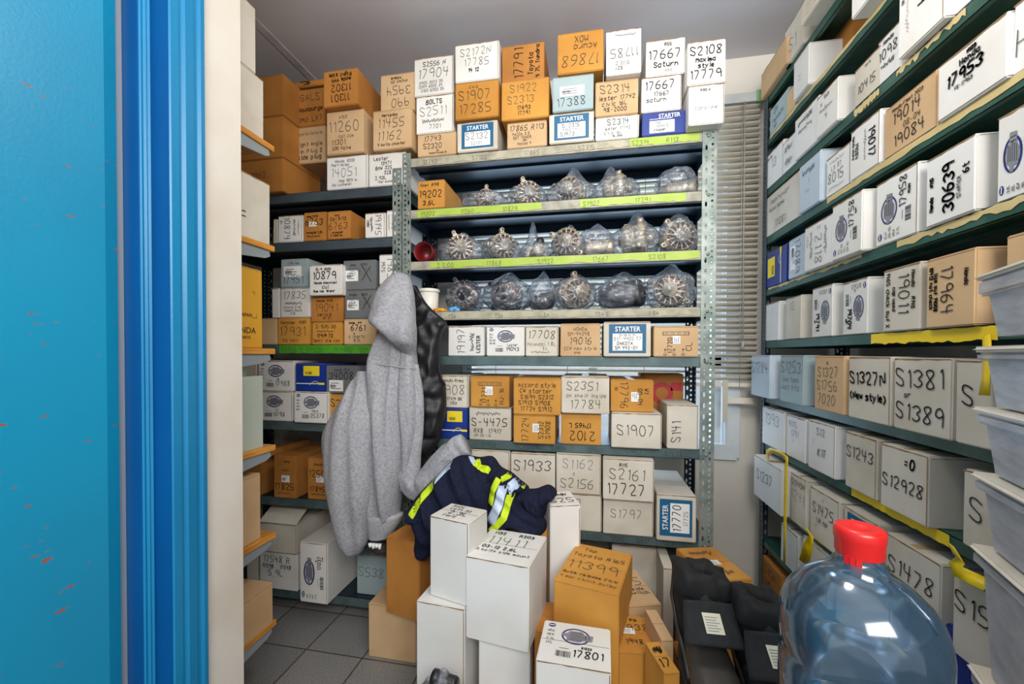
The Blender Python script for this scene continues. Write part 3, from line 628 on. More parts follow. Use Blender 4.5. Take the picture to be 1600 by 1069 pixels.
B('b6', z, 728, 797, 703, 'old', 'aged white carton above the silver stripe of the jacket', ' / ')
B('b6', z, 798, 868, 708, 'old', 'cream carton marked S1933 in outlined figures', '@m*S1933/ / ', k=1.5)
B('b6', z, 869, 940, 709, 'old', 'cream carton marked S2156 below rubbed-out pencil', '*@pS1162/@m=/@m*S2156', dy=-.01)
B('b6', z, 942, 1023, 717, 'old', 'cream carton marked S2161 over 17727 in black', '@k^     R115/*@mS2161/*@k17727', dy=-.035, k=1.15)
# things at the back of the middle shelf and under the unit
carton((onY(1035,600,YB+.17).x, YB+.18, BZ[5]), 0, .17, .11, .27, 'brown', 'brown carton with a red round letter standing behind the front cartons', '@kS1', group=GB)
bm = bmesh.new(); fc = Face((0,0,0),(1,0,0),(0,0,1),(0,-1,0),.17,.27); ell(bm, fc, .085, .19, .045, .045, 0, .001, ring=.02); rect(bm, fc, .12, .20, .165, .235, 0, .001)
q = link('red_print', bm, PRED, [o for o in C.objects if o.get('label','').startswith('brown carton with a red round')][0]); q.location = (-.085, 0, 0)
def low(u0, u1, vt, vb, Y, kind, label, text='', **kw):
    a, b_ = onY(u0, vb, Y), onY(u1, vb, Y); zt = onY((u0+u1)/2, vt, Y).z; zb = max(0, a.z) if kw.pop('fl', 0) == 0 else 0
    return carton(((a.x+b_.x)/2, Y, zb), kw.pop('rz', 0), b_.x-a.x, kw.pop('d', .22), zt-zb, kind, label, text, **kw)
low(955, 1032, 853, 1000, 1.66, 'old', 'large cream carton standing in the shadow under the middle unit', '@p / /*0', fl=1, d=.2, group='cartons on the floor under the units')
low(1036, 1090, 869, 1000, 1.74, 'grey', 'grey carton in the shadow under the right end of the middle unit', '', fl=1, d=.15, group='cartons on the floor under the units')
low(1036, 1052, 888, 1000, 1.50, 'old', 'narrow cream board carton beside the black boots', '', fl=1, d=.2, group='cartons on the floor under the units')
low(1060, 1072, 905, 1000, 1.6, 'white', 'thin white carton edge between the amber box and the cream carton', '', fl=1, d=.2, group='cartons on the floor under the units')

# ------------------------------------------------------------------ cartons on unit A
def A(key, base, u0, u1, vt, kind, label, text='', **kw):
    kw.setdefault('d', .25); kw.setdefault('dy', -.004); return rowY(key, base, YB, u0, u1, vt, kind, label, text, group=GA, **kw)
z = AZ[0]; T = 'on top of the left unit'
for vt, nm, tx in ((249, 'bottom', ' / 1362/^ 44/^ Turby'), (184, 'middle', '^@k R267/*2/ / '), (119, 'top', ' /*2/ / ')):
    A('a0', z, 372, 443, vt, 'brown', 'brown carton in the far left stack %s, %s of three' % (T, nm), tx, dy=-.03)
A('a0', z, 461, 507, 255, 'brown', 'brown carton with blacked-out line marked Right Angle %s' % T, '@kCorolla Style/@k= Right/@k^angle Pin Plug/@k=scrib', dy=.07, d=.2)
A('a0', z, 461, 508, 197, 'pale', 'tan carton marked Toyota Corolla Right Angle in second stack'.replace('Toyota Corolla ', ''), 'Toyota Corolla/*Right Angle/Bin Plug 8/@kside plug', dy=.07, d=.2)
A('a0', z, 463, 508, 138, 'brown', 'dark brown carton marked GALS, topmost in second stack '+T, 'GALS/@kaquasurge/amp LX7', dy=.07, d=.2)
A('a0', z, 510, 574, 243, 'white', 'white carton marked 14051 '+T, '^@m Honda  R233/^Part Holop/*@p14051/^Has 1859 in/^Da Lockenel', k=1.1)
A('a0', z, 576, 634, 238, 'white', 'white carton marked 13471 standing by the shelf post '+T, 'Lester/13471/BMW 325/   328/2.93L/^lizer exchanger')
A('a0', z, 510, 568, 172, 'pale', 'tan carton marked 11260 and 11301, beneath the dark upside-down carton', '^   A153/*@m11260/^Cat ccm/@m11301/^@k030 Valve', dy=-.02, d=.28)
A('a0', z, 582, 643, 170, 'pale', 'tan carton marked 11455 and 11162 '+T, '^@kMercedes/*@m11455/*@m11162/^@k4 bolts counter', dy=-.025, d=.28)
A('a0', z, 505, 559, 108, 'brown', 'dark brown carton marked 11301 and 11302 upside down '+T, '@k*11301/@k*11302/@kmade 444/@kRight side', rot=180, dy=-.05, d=.3)
A('a0', z, 594, 648, 114, 'pale', 'tan carton marked 3954 upside down, topmost by the white cartons', '*990/*3954/^angled JDL/^@kAdamle', rot=180, dy=0, d=.25)
z = AZ[1]; T = 'on the second shelf of the left unit'
A('a1', z, 427, 433, 342, 'old', 'narrow white carton at the left end '+T, '')
A('a1', z, 434, 473, 336, 'white', 'white carton marked 10874 sideways, left of the two 6763 cartons', '^@k=scrib/@m=scrib/*@m10874/^R1', rot=270)
A('a1', z, 474, 510, 331, 'brown', 'brown carton marked 6763 with small white sticker '+T, '@k^Jeep R1113/@k*6763/ /@k^wrangler 3.8L/@k=scrib', sticker=(.25,.5,.34,.17))
A('a1', z, 511, 548, 329, 'brown', 'brown carton marked 6763 in faint ink, without a sticker, second left shelf', '@m^Jeep/Dsl R113/*@m6763/^@kwrangler/@k^2 take on', dy=-.01)
A('a1', z, 570, 602, 332, 'white', 'white carton marked 19145 sideways '+T, '*19145/=scrib/^@kFORD', rot=270)
A('a1', z, 604, 622, 328, 'white', 'narrow white carton marked 11402 beside the shelf post', '*11402/=scrib', rot=270)
z = AZ[2]; T = 'on the green-taped left shelf'
A('a2', z, 400, 432, 497, 'pale', 'plain tan carton half behind the wall boards '+T, '')
A('a2', z, 434, 483, 496, 'amber', 'amber carton marked 17931 '+T, '^@k Chrysler   R107/*@m17931/^@m016 26611', k=1.1)
A('a2', z, 487, 535, 503, 'amber', 'amber carton marked 2-1535-00 and 17919 '+T, '@m2-1535-00/@k=scrib/@k17919 72/@kSmall idle con')
A('a2', z, 537, 588, 498, 'pale', 'tan carton marked 6761 with 3.7L '+T, '@k^Dodge   R117/@k*6761/@k^s/o liberty/@k3.7L', k=1.1)
A('a2', z, 425, 436, 450, 'white', 'thin white carton edge left of the 17835 carton', '')
A('a2', z, 438, 484, 449, 'white', 'white carton marked 17835, beneath a blue-grey one', '*@m17835/@k=scrib/^Infinity 0-00/^Subaru South/^3.0L')
A('a2', z, 486, 536, 463, 'brown', 'amber carton marked 19041, under the 10879 carton', '^@kMazda  R113/*@m19041/^@kCIM 7.5 15/^ SR 101', d=.22)
A('a2', z, 538, 588, 453, 'grey', 'grey carton with black X and barcode sticker, lower one of two', '@m^Dodge    R203/*@p16431/ / ', sticker=(.08,.3,.38,.36))
A('a2', z, 438, 481, 404, 'slate', 'pale blue-grey carton with sticker '+T, '^@mLS16 Con/ / /*17951', sticker=(.12,.36,.66,.38))
A('a2', z, 483, 534, 413, 'white', 'white carton marked 10879 in bold black '+T, '@k^EL-4  R225/@k**10879/@k^Honda chevrolet/cul/@k^Ram van  Grand', dy=-.035, k=1.35)
A('a2', z, 536, 588, 406, 'grey', 'grey carton with black X and barcode sticker, upper one of two', '@m^Jeep    R203/*@p16431/ / ', sticker=(.08,.3,.38,.36))
for o in [o for o in C.objects if o.get('label','').startswith('grey carton with black X')]:
    bm = bmesh.new(); fc = Face((-.07,0,0),(1,0,0),(0,0,1),(0,-1,0),.14,.12)
    stroke(bm, fc, [(.08,.105),(.125,.035)], .0028, 0, .0012); stroke(bm, fc, [(.122,.10),(.082,.04)], .0028, 0, .0014)
    link('marker_cross', bm, INK, o)
A('a2', z, 592, 622, 444, 'white', 'white carton hidden behind the hoodie hood '+T, '^@mHonda')
A('a2', z, 592, 622, 397, 'white', 'white carton marked 1985 sideways beside the post '+T, '*1985/1975', rot=270)
z = AZ[3]; T = 'on the left shelf behind the hoodie'
A('a3', z, 400, 457, 611, 'white', 'white carton with emblem marked 13788, lower left '+T, '^R1/13788', deco='logo')
A('a3', z, 459, 513, 612, 'white', 'white carton with emblem marked 35378 '+T, '19878/*35378', deco='logo', dy=-.02)
A('a3', z, 515, 545, 616, 'amber', 'amber carton marked S23 and partly covered by the hoodie', '@k*S23/@k*1T')
A('a3', z, 550, 600, 616, 'old', 'white carton wholly shaded behind the hoodie body '+T, '')
A('a3', z, 372, 400, 560, 'old', 'cream carton with dark blue print half behind the sage case', '@kER')
A('a3', z, 403, 459, 563, 'white', 'white carton with emblem marked 17988, upper left '+T, '^XEF/*17988', deco='logo')
A('a3', z, 461, 508, 567, 'blue', 'deep blue carton with yellow label '+T, '', deco='bluebox', dy=-.01)
A('a3', z, 509, 562, 571, 'grey', 'grey carton marked 34008 '+T, '^@mHonda  R213/*@k34008/ / ', sticker=(.1,.08,.42,.4))
z = AZ[4]; T = 'low on the left unit'
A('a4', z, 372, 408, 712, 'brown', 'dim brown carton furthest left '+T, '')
A('a4', z, 409, 426, 712, 'brown', 'brown carton showing only a narrow face '+T, '@k^Civic', dy=.01)
A('a4', z, 427, 463, 712, 'brown', 'brown carton marked 17825 with small white sticker '+T, '@k^   ford/ /@m^Model/ / /@k*17825/@k^=scrib', sticker=(.36,.38,.36,.16), dy=-.01)
A('a4', z, 480, 517, 716, 'brown', 'brown carton marked 12501 and 17845 with sticker '+T, '@k^Honda/@k*12501/ /@k17845K/^@k=scrib', sticker=(.38,.42,.34,.16), dy=.0)
z = AZ[5]; T = 'on the floor level of the left unit'
A('a5', z, 385, 403, 858, 'old', 'cream carton at the left edge '+T, '', dy=.0)
A('a5', z, 405, 465, 862, 'white', 'white carton marked 17548 twice, beneath an old grey carton', '@k17548 R/@k^1754B   17548/@k5.9L/ ', dy=-.01, d=.24, sticker=None)
A('a5', z, 404, 464, 818, 'old', 'old grey-white carton with lifted flap and tape, low in the left corner', '', dy=-.02, d=.26, flaps=True)
A('a5', z, 468, 512, 848, 'white', 'white carton with emblem marked 17037, jutting out '+T, '@k^24/*@k17037/@m^S1490', rot=90, deco='logo', dy=-.07, d=.28)
A('a5', z, 557, 605, 869, 'slate', 'blue-grey carton marked S538 below the hoodie', ' /*@mS538/ / ', dy=.03, d=.2)

# ------------------------------------------------------------------ cartons on unit R
def R(i, u0, u1, vt, kind, label, text='', **kw):
    return rowX(RZ[i], XR, u0, u1, vt, kind, label, text, group=GR, **kw)
T = ', top shelf at the right'
R(0, 1189, 1224, 119, 'pale', 'weathered tan carton at the far end'+T, '', pr=.02)
R(0, 1226, 1250, 52, 'old', 'cream carton behind the slanting one'+T, '@pS1', pr=.01, d=.2)
R(0, 1252, 1300, 8, 'old', 'cream carton covered in fine print'+T, '^=scrib/^=scrib/=scrib/^=scrib/=scrib', pr=.05)
T = ', second shelf at the right'
R(1, 1203, 1228, 174, 'slate', 'grey carton with pencil marks'+T, '@m04/@m=scrib/^@m47')
R(1, 1229, 1238, 147, 'pale', 'narrow tan carton'+T, '', d=.2)
R(1, 1240, 1259, 100, 'white', 'blank white carton pushed far out over the edge'+T, '@p=', pr=.018, d=.3)
R(1, 1331, 1384, -75, 'white', 'white carton with printed barcode'+T, '', deco='barcode', pr=.04)
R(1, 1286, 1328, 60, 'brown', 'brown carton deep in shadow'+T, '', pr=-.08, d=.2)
T = ', third shelf at the right'
R(2, 1195, 1221, 249, 'white', 'white carton marked 13 sideways at the far end'+T, '@k^Stellar/*@m13/ / ', rot=0)
R(2, 1223, 1240, 226, 'white', 'white carton with faint blue print'+T, '@p=scrib/@p=scrib')
R(2, 1242, 1275, 190, 'white', 'white carton with crossed-out heading'+T, '@k=scrib/@m=scrib/ / ', pr=.01)
R(2, 1276, 1305, 156, 'white', 'white carton with pencilled marks and a wide blank end'+T, '@k^SAM/@m^14/@p=scrib/@p 4/ ', pr=.015)
R(2, 1335, 1371, 113, 'old', 'cream carton marked 10415'+T, '@m^Yaris/ / /*@m10415/ ', pr=-.0)
R(2, 1372, 1401, 68, 'white', 'white carton marked 1098'+T, '@k^Honda/*@m1098/@m=scrib/ ', k=1.2)
R(2, 1404, 1468, -22, 'white', 'large white carton marked 039 sideways'+T, '^@k2115/ /*@k039/ /@p=scrib/@k^H1', rot=270, pr=.02, k=1.2)
R(2, 1490, 1560, -130, 'white', 'white carton nearest the camera'+T, '', pr=0)
T = ', fourth shelf at the right'
R(3, 1196, 1246, 312, 'old', 'cream carton with tan paper patch marked 17081'+T, '@m=scrib/^@mVolvo turbo/ /@m17081', pr=0, sticker=None)
R(3, 1249, 1279, 262, 'sky', 'pale blue carton with torn cream flap'+T, '@m=scrib/@p=/@p^ == / ', pr=.01)
R(3, 1291, 1326, 251, 'white', 'white carton with plastic sleeve marked 8015'+T, '@p=scrib/@mLX 87/@m*8015/@p=scrib', pr=0)
R(3, 1329, 1371, 208, 'white', 'white carton marked 19017 sideways'+T, '*@k19017/@m=scrib/ /@k19084/@k^Honda Acura', rot=270, pr=.005, k=1.3)
R(3, 1382, 1459, 174, 'pale', 'tan carton marked 19014'+T, '@m^Honda Fleet 2023/*@m19014/@m 08-04/*@m19084', pr=0, k=1.3)
R(3, 1465, 1567, 106, 'white', 'white carton marked 17953 in bold black'+T, '@k^     N123/@kHonda/@k*17953/^@p VS-17953/ / ', pr=.01, k=1.6)
R(3, 1583, 1660, 10, 'white', 'white carton cut by the edge of the view'+T, '@m^H', pr=0)
T = ', fifth shelf at the right'
R(4, 1197, 1229, 398, 'blue', 'blue carton with yellow label'+T, '', deco='bluebox', rot=90)
R(4, 1232, 1256, 377, 'sky', 'pale blue carton with white sticker'+T, '@m*17089/ ', rot=270, sticker=(.2,.15,.6,.35), pr=.01)
R(4, 1257, 1298, 358, 'white', 'white carton with sideways scrawl marked 2118'+T, '@m=scrib/@m*=2118/@m=scrib/@p^CCUV', rot=270, pr=.02)
R(4, 1300, 1345, 324, 'white', 'white carton with bluish emblem marked 17758 under plastic film'+T, '@m*17758/@m^SUN', deco='logo', rot=90, pr=.025, k=1.3)
R(4, 1369, 1432, 290, 'white', 'white carton with emblem marked 17958 sideways'+T, '@m*17958/@k^19764', deco='logo', rot=90, pr=.005, k=1.3)
R(4, 1447, 1521, 252, 'white', 'white carton marked 30639 sideways'+T, '@k^Honda     N115/ /*@k30639/^@pSTARTER/@k   6t', rot=90, pr=.01, k=1.7)
R(4, 1558, 1660, 186, 'white', 'large white carton with blue emblem'+T, '@kSHN/@k774', deco='logo', rot=90, pr=.0)
T = ', sixth shelf at the right'
R(5, 1196, 1217, 476, 'white', 'white carton with faint box print, farthest'+T, '@p=/ / ', pr=0)
R(5, 1228, 1252, 467, 'old', 'white carton with exposed brown corner'+T, '@p12/ / ', pr=0)
R(5, 1269, 1301, 452, 'white', 'white carton with emblem marked 19791, the farther one'+T, '@k*19791/@k^RX', deco='logo', rot=270, pr=0, k=1.3)
R(5, 1317, 1356, 443, 'white', 'white carton with emblem marked 19704'+T, '@k*19704/@k^XSV', deco='logo', rot=270, pr=0, k=1.3)
R(5, 1380, 1438, 424, 'old', 'cream corrugated carton marked 19011 sideways'+T, '@k^Honda    R145/*@m19011/@k^cap used/@k1465 check suf X', rot=270, pr=.01, k=1.4)
R(5, 1447, 1524, 407, 'pale', 'tan carton marked 17964 sideways'+T, '@k^Honda/ /*@m17964/@k^Use suf 19008/@k^10412 not check', rot=270, pr=.015, k=1.4)
R(5, 1572, 1640, 370, 'pale', 'tan carton behind the clear drawers'+T, '@k/', pr=0)
T = ', seventh shelf at the right'
R(6, 1174, 1204, 555, 'sky', 'pale blue-white carton marked S1284'+T, '*@mS1284/ / ', pr=.045, d=.28)
R(6, 1219, 1257, 555, 'slate', 'grey-white carton marked S1253'+T, '*@mS1253/@pline tank/@pJust fits/ ', pr=.03, d=.28)
R(6, 1273, 1321, 556, 'pale', 'tan carton marked S1327 S1756 and 7020'+T, '^@k   R/*@mS1327/*@mS1756/*@m7020', pr=.025, d=.28)
R(6, 1326, 1394, 557, 'old', 'cream carton marked S1327N New style'+T, '@k*S1327N/@k(New style)/ ', pr=.025, d=.28, k=1.6)
R(6, 1397, 1490, 559, 'old', 'cream carton marked S1381 or S1389'+T, '*@mS1381/@m^ or/*@mS1389', pr=.025, d=.28, k=1.7)
R(6, 1493, 1580, 562, 'old', 'cream carton marked S beside the clear drawers'+T, ' /@m*S/ / ', pr=.025, d=.28, k=1.7)
T = ', eighth shelf at the right'
R(7, 1191, 1228, 634, 'white', 'white carton marked 1393'+T, '*@m1393/ / ', pr=.01)
R(7, 1229, 1261, 647, 'white', 'white carton with rubbed pencil marked 1435'+T, '@p1435/@p1291/@p=/ ', pr=.01)
R(7, 1263, 1308, 655, 'white', 'white carton marked S12 KIT'+T, '@mS12/@p=/@kKIT/ ', pr=.015)
R(7, 1321, 1374, 673, 'old', 'cream carton marked S1243'+T, '*@mS1243/ / ', pr=.015, k=1.4)
R(7, 1376, 1456, 691, 'old', 'cream carton with a black 0 marked S12928'+T, '@k   =0/*@mS12928/ ', pr=.02, k=1.5)
R(7, 1504, 1600, 731, 'old', 'cream carton marked S, set apart'+T, ' /*@mS/ ', pr=.01, k=1.5)
T = ', ninth shelf at the right'
R(8, 1178, 1224, 709, 'white', 'white carton marked S1237 sticking out'+T, ' /*@mS1237/ / ', pr=.045, k=1.3)
R(8, 1236, 1264, 737, 'old', 'white carton marked S1240N'+T, '@mS1240N/@p*1241/ / ', pr=.02)
R(8, 1266, 1316, 758, 'old', 'white carton marked S1475 with torn corner'+T, '@p=/*@mS1475/@pLR MN/@p=/ ', pr=.02, k=1.3)
R(8, 1319, 1378, 789, 'old', 'white carton with blue printed panel behind the bottle cap'+T, '', deco='starter', pr=.02)
R(8, 1383, 1478, 830, 'old', 'cream carton marked S1478'+T, ' /*@mS1478/ / ', pr=.02, k=1.5)
R(8, 1488, 1600, 890, 'old', 'large white carton marked S152 at the folded strap'+T, '*@mS152/ / ', pr=.02, k=1.6)
T = ', tenth shelf at the right'
R(9, 1220, 1252, 815, 'white', 'white carton behind the hanging yellow strap'+T, '@p=', pr=.01)
R(9, 1254, 1300, 835, 'white', 'white carton largely hidden by the water bottle'+T, '', pr=.01)
R(9, 1306, 1400, 872, 'white', 'white carton seen through the water bottle'+T, '', pr=.01)
R(9, 1420, 1530, 930, 'blue', 'blue carton seen through the water bottle'+T, '', pr=.01)
R(9, 1545, 1660, 1000, 'old', 'cream carton at the lower right corner'+T, '', pr=.01)
T = ', lowest shelf at the right'
R(10, 1190, 1226, 866, 'brown', 'brown carton marked S1CN'+T, '*@kS1CN/*@kGM/ ', pr=.0)
R(10, 1232, 1290, 925, 'old', 'pinkish white carton'+T, '', pr=.01)

# yellow straps looped over the right shelves
def strap(pts, w, label, name='yellow_strap'):
    bm = bmesh.new(); pv = []
    for i, (p, tw) in enumerate(pts):
        p = Vector(p); t = (Vector(pts[min(i+1, len(pts)-1)][0])-Vector(pts[max(0, i-1)][0])).normalized()
        s_ = Vector((0, -1, 0)) if abs(t.y) < .8 else Vector((-.3, 0, .9)); s_ = (s_-t*s_.dot(t)).normalized()
        s_ = Matrix.Rotation(tw, 3, t) @ s_
        pv.append([bm.verts.new(p-s_*w/2), bm.verts.new(p+s_*w/2)])
    for i in range(len(pv)-1): bm.faces.new((pv[i][0], pv[i+1][0], pv[i+1][1], pv[i][1]))
    o = link(name, bm, ytape, smooth=True); o.modifiers.new('t', 'SOLIDIFY').thickness = .0015
    return tag(o, label, 'strap', 'yellow straps on the right-hand shelves')
def rp(u, v, pr): return onX(u, v, XR-pr)
strap([(rp(1199,718,.01),0),(rp(1199,708,.05),.2),(rp(1206,704,.058),.2),(rp(1220,709,.06),.1),(rp(1229,717,.06),0),(rp(1228,730,.06),0),(rp(1227,780,.058),0),(rp(1226,830,.056),.1),(rp(1225,880,.055),.1)], .022, 'yellow plastic strap hanging down over the S1237 carton on the right')
strap([(rp(1262,828,.04),.3),(rp(1267,838,.045),.1),(rp(1262,855,.045),-.4),(rp(1256,880,.04),-.6)], .03, 'short twisted yellow strap end hanging left of the bottle cap')
strap([(rp(1484,856,.03),.1),(rp(1492,862,.035),0),(rp(1494,880,.04),-.3),(rp(1497,893,.04),-.5),(rp(1520,904,.035),-1.2),(rp(1545,916,.03),-1.3)], .026, 'yellow strap folded over the shelf edge beside the S152 carton')
strap([(rp(1541,524,.03),.1),(rp(1542,560,.04),0),(rp(1540,590,.045),.1),(rp(1537,618,.05),-.2)], .016, 'narrow yellow strap hanging beside the clear drawers')

# ------------------------------------------------------------------ wall shelves at the left (boards on brackets)
XB = -1.04; pine = mat('varnished_pine', (214,150,62), .4, ncol=(180,112,40), nscale=9, stretch=(9,1,9), bump=.05)
brm = mat('grey_bracket_steel', (150,158,164), .45, metal=.2)
WT = [(429,229), (429,385), (433,545), (437,693), (437,828), (435,965)]
WZ_ = []
for i, (u, v) in enumerate(WT):
    z = onX(u, v, XB).z; WZ_.append(z)
    t = thing('wall_shelf', ['varnished pine wall shelf on grey bracket, topmost at the left edge','varnished pine wall shelf, second from the top, under the white carton','varnished pine wall shelf carrying the yellow carton','varnished pine wall shelf carrying the sage green case','varnished pine wall shelf carrying the torn brown carton','varnished pine wall shelf, lowest, carrying the big plain brown carton'][i], 'shelf', (XB-.25, .93, z), 0, 'pine wall shelves at the left')
    bm = bmesh.new(); bx(bm, -.30, .25, -.01, .268, -.019, 0); bmesh.ops.bevel(bm, geom=bm.edges[:], offset=.002, segments=1, affect='EDGES'); link('board', bm, pine, t)
    for xx in (.235, -.2):
        bm = bmesh.new(); vs = [(xx,-.005,-.020),(xx,.25,-.020),(xx,.255,-.036),(xx,.235,-.046),(xx,-.005,-.075)]
        a = [bm.verts.new(q) for q in vs]; b_ = [bm.verts.new((q[0]+.008, q[1], q[2])) for q in vs]
        bm.faces.new(a[::-1]); bm.faces.new(b_)
        for k in range(5): bm.faces.new((a[k], a[(k+1)%5], b_[(k+1)%5], b_[k]))
        link('bracket', bm, brm, t)
GL = 'cartons on the pine wall shelves'
def Lb(i, y0, y1, ztop_px, kind, label, text='', w=.26, xo=.012, **kw):
    """box on wall shelf i, its face looks +x"""
    base = WZ_[i] if i >= 0 else kw.pop('base'); top = onX(ztop_px[0], ztop_px[1], XB-xo).z
    kw.pop('base', None)
    o = carton((XB-xo, (y0+y1)/2, base), PI/2, y1-y0, w, top-base, kind, label, text, group=GL, **kw); return o, top
_, tz = Lb(0, .935, 1.165, (418,132), 'old', 'large aged white carton on the topmost pine shelf', '@k^=', edge=False)
Lb(-1, .935, 1.135, (404,18), 'old', 'aged white carton stacked highest at the left, near the ceiling', '', base=tz, edge=False)
Lb(1, .935, 1.19, (428,292), 'old', 'aged white carton with brown top edge on the second pine shelf', '@k =', edge=True)
carton((XB-.02, 1.05, WZ_[2]), PI/2, .23, .30, onX(428,428,XB-.02).z-WZ_[2], 'yellow', 'yellow carton printed JAPAN on the third pine shelf', '', group=GL)
yo = C.objects[-1] if False else [o for o in C.objects if o.get('label','').startswith('yellow carton printed')][0]
bm = bmesh.new(); fc = Face((-.115,0,0),(1,0,0),(0,0,1),(0,-1,0),.23,.25)
printed(bm, fc, 'MADE IN JAPAN', .075, .10, .011, 0); printed(bm, fc, 'HONDA', .10, .048, .019, 0, bold=1); printed(bm, fc, 'GENUINE PARTS', .085, .03, .009, 0)
stroke(bm, fc, [(.188,.098),(.205,.098),(.205,.112)], .0012, 0, .001); stroke(bm, fc, [(.188,.182),(.197,.182),(.197,.172)], .0012, 0, .001)
link('printed_lettering', bm, mat('dark_brown_print', (78,54,22), .6), yo)
# pale sage plastic case with rounded top on shelf 4
zs = WZ_[3]; top = onX(424,570,XB-.03).z; H = top-zs
bm = bmesh.new(); bx(bm, -.30, 0, .0, .215, 0, H)
bmesh.ops.bevel(bm, geom=[e for e in bm.edges if all(v.co.z > H-.001 for v in e.verts)], offset=.035, segments=6, affect='EDGES')
bmesh.ops.bevel(bm, geom=[e for e in bm.edges if abs(e.verts[0].co.z-e.verts[1].co.z) > .05], offset=.006, segments=2, affect='EDGES')
o = link('storage_case', bm, K['sage'], smooth=False); o.location = (XB-.02, .955, zs); tag(o, 'pale sage green case with rounded top on the fourth pine shelf', 'case')
carton((XB-.012, 1.045, WZ_[4]), PI/2, .20, .26, onX(418,735,XB-.01).z-WZ_[4], 'pale', 'torn-topped tan carton on the fifth pine shelf', '', group=GL)
carton((XB+.0, 1.065, WZ_[5]), PI/2, .235, .28, onX(432,905,XB).z-WZ_[5], 'pale', 'plain tan carton on the lowest pine shelf', '', group=GL)

# ------------------------------------------------------------------ the pile of cartons on the floor
GP = 'cartons piled on the floor in the foreground'
def pile(FL, FR, BR, Y, zb, kind, label, text='', rot=0, **kw):
    """carton standing on end: three corners of its top face, distance of the front-left one, height of its base"""
    a = onY(FL[0], FL[1], Y); z = a.z; b_ = onZ(FR[0], FR[1], z); c = onZ(BR[0], BR[1], z)
    ux = (b_-a); w = ux.length; ux.normalize(); n = Vector((-ux.y, ux.x, 0)); d = kw.pop('d', None) or max(.08, (c-b_).dot(n))
    mid = (a+b_)/2
    return carton((mid.x, mid.y, zb), math.atan2(ux.y, ux.x), w, d, z-zb, kind, label, text, rot=rot, face=kw.pop('face', 'top'), group=GP, **kw)
pile((651,938),(726,952),(727,925),1.10,.0,'white','tall white carton at the bottom of the pile, holding up the narrow one','@k^=  ',d=.17)
pile((672,805),(732,818),(762,797),1.13,onY(651,938,1.10).z+.001,'white','narrow white carton stood on end in front of the high-visibility jacket','^@kR125/@k^Left 20/@k2.3L/^@kFord')
pile((748,996),(828,1008),(828,960),1.10,.0,'white','lower white carton beneath the one marked 11411','',d=.17)
pile((728,868),(826,886),(852,838),1.09,onY(748,996,1.10).z+.001,'white','big white carton stood on end, marked 11411 on its upturned face','^@k 1132     R203/*@m11411/@k^03-12 2.6L/@k^3 bolts side mount/^@k ')
pile((860,790),(907,788),(903,768),1.30,.0,'white','very tall white carton just right of the navy sleeve','^@k=scrib/^@kS25',d=.13)
pile((835,985),(862,990),(866,960),1.13,.0,'brown','brown carton glimpsed behind the white emblem carton','',d=.14)
pile((865,905),(967,930),(968,857),1.12,.18,'amber','amber-topped carton marked 11399 with handwriting across its top','^@mTop/Toyota R165/*@m11399/^@kQuick release Civic/^@m4 ear clutch pulley',d=.24)
pile((872,1012),(962,1035),(965,1010),1.14,.0,'brown','brown carton under the one marked 11399','',d=.2)
pile((838,1030),(955,1050),(945,982),.93,.0,'white','white carton with round emblem and 17801 on top, front of the pile','@k^R1223/*@k17801',deco='logo')
pile((966,948),(1034,944),(1027,890),1.24,.06,'pale','tan carton marked 14-5 behind the one marked 17938','^@k = =/*@m14-5/^@mBack side/^@mside switch/ ',d=.2)
pile((966,1018),(1034,1022),(1028,964),1.08,.0,'amber','amber carton marked 17938 with small white sticker on top','^@k     R16/*@m17938/ /@m1948/^@m ',sticker=(.2,.46,.34,.16),d=.15)
pile((1033,1000),(1052,1000),(1050,972),1.06,.0,'pale','slim tan carton tucked against the left boot','',d=.12)
pile((1037,1052),(1062,1050),(1056,1024),.97,.0,'amber','slim amber carton at the toe of the left boot','@k=scrib/@k17',d=.1)
pile((1109,908),(1177,905),(1130,855),1.31,.0,'amber','amber carton with white sticker on top, below the lowest middle shelf','^@m=scrib/ /@m^=scrib',sticker=(.4,.42,.28,.14),d=.21)
pile((576,942),(650,952),(655,920),1.40,.0,'pale','big tan carton on the tiled floor, lower left of the pile','^@kc/@k=',d=.2)
pile((603,838),(655,850),(668,820),1.36,onY(576,942,1.40).z+.001,'brown','upright brown carton beneath the hoodie hem','',d=.14)
low(762, 853, 820, 1060, 1.335, 'amber', 'amber carton carrying the navy high-visibility jacket', '', fl=1, d=.12, group=GP)
low(672, 752, 838, 1060, 1.335, 'white', 'white carton buried beneath the left of the jacket', '', fl=1, d=.14, group=GP)
low(853, 866, 860, 1060, 1.36, 'sky', 'thin pale blue carton seen between the pile boxes', '@k=scrib/@m17/@k3', fl=1, d=.1, group=GP)
# supports in front, at the lower edge of the view
carton((.282, .795, 0), 0, .105, .36, .375, 'brown', 'brown carton underneath the left black boot', '', group=GP)
carton((.403, .775, 0), 0, .118, .35, .345, 'brown', 'brown carton underneath the right black boot', '', group=GP)
carton((.40, .505, 0), 0, .23, .25, .421, 'kraft', 'carton underneath the blue water bottle', '', group=GP)
pile((1206,985),(1226,987),(1224,940),1.20,.0,'old','pale pink-white carton right of the boots','',d=.14)

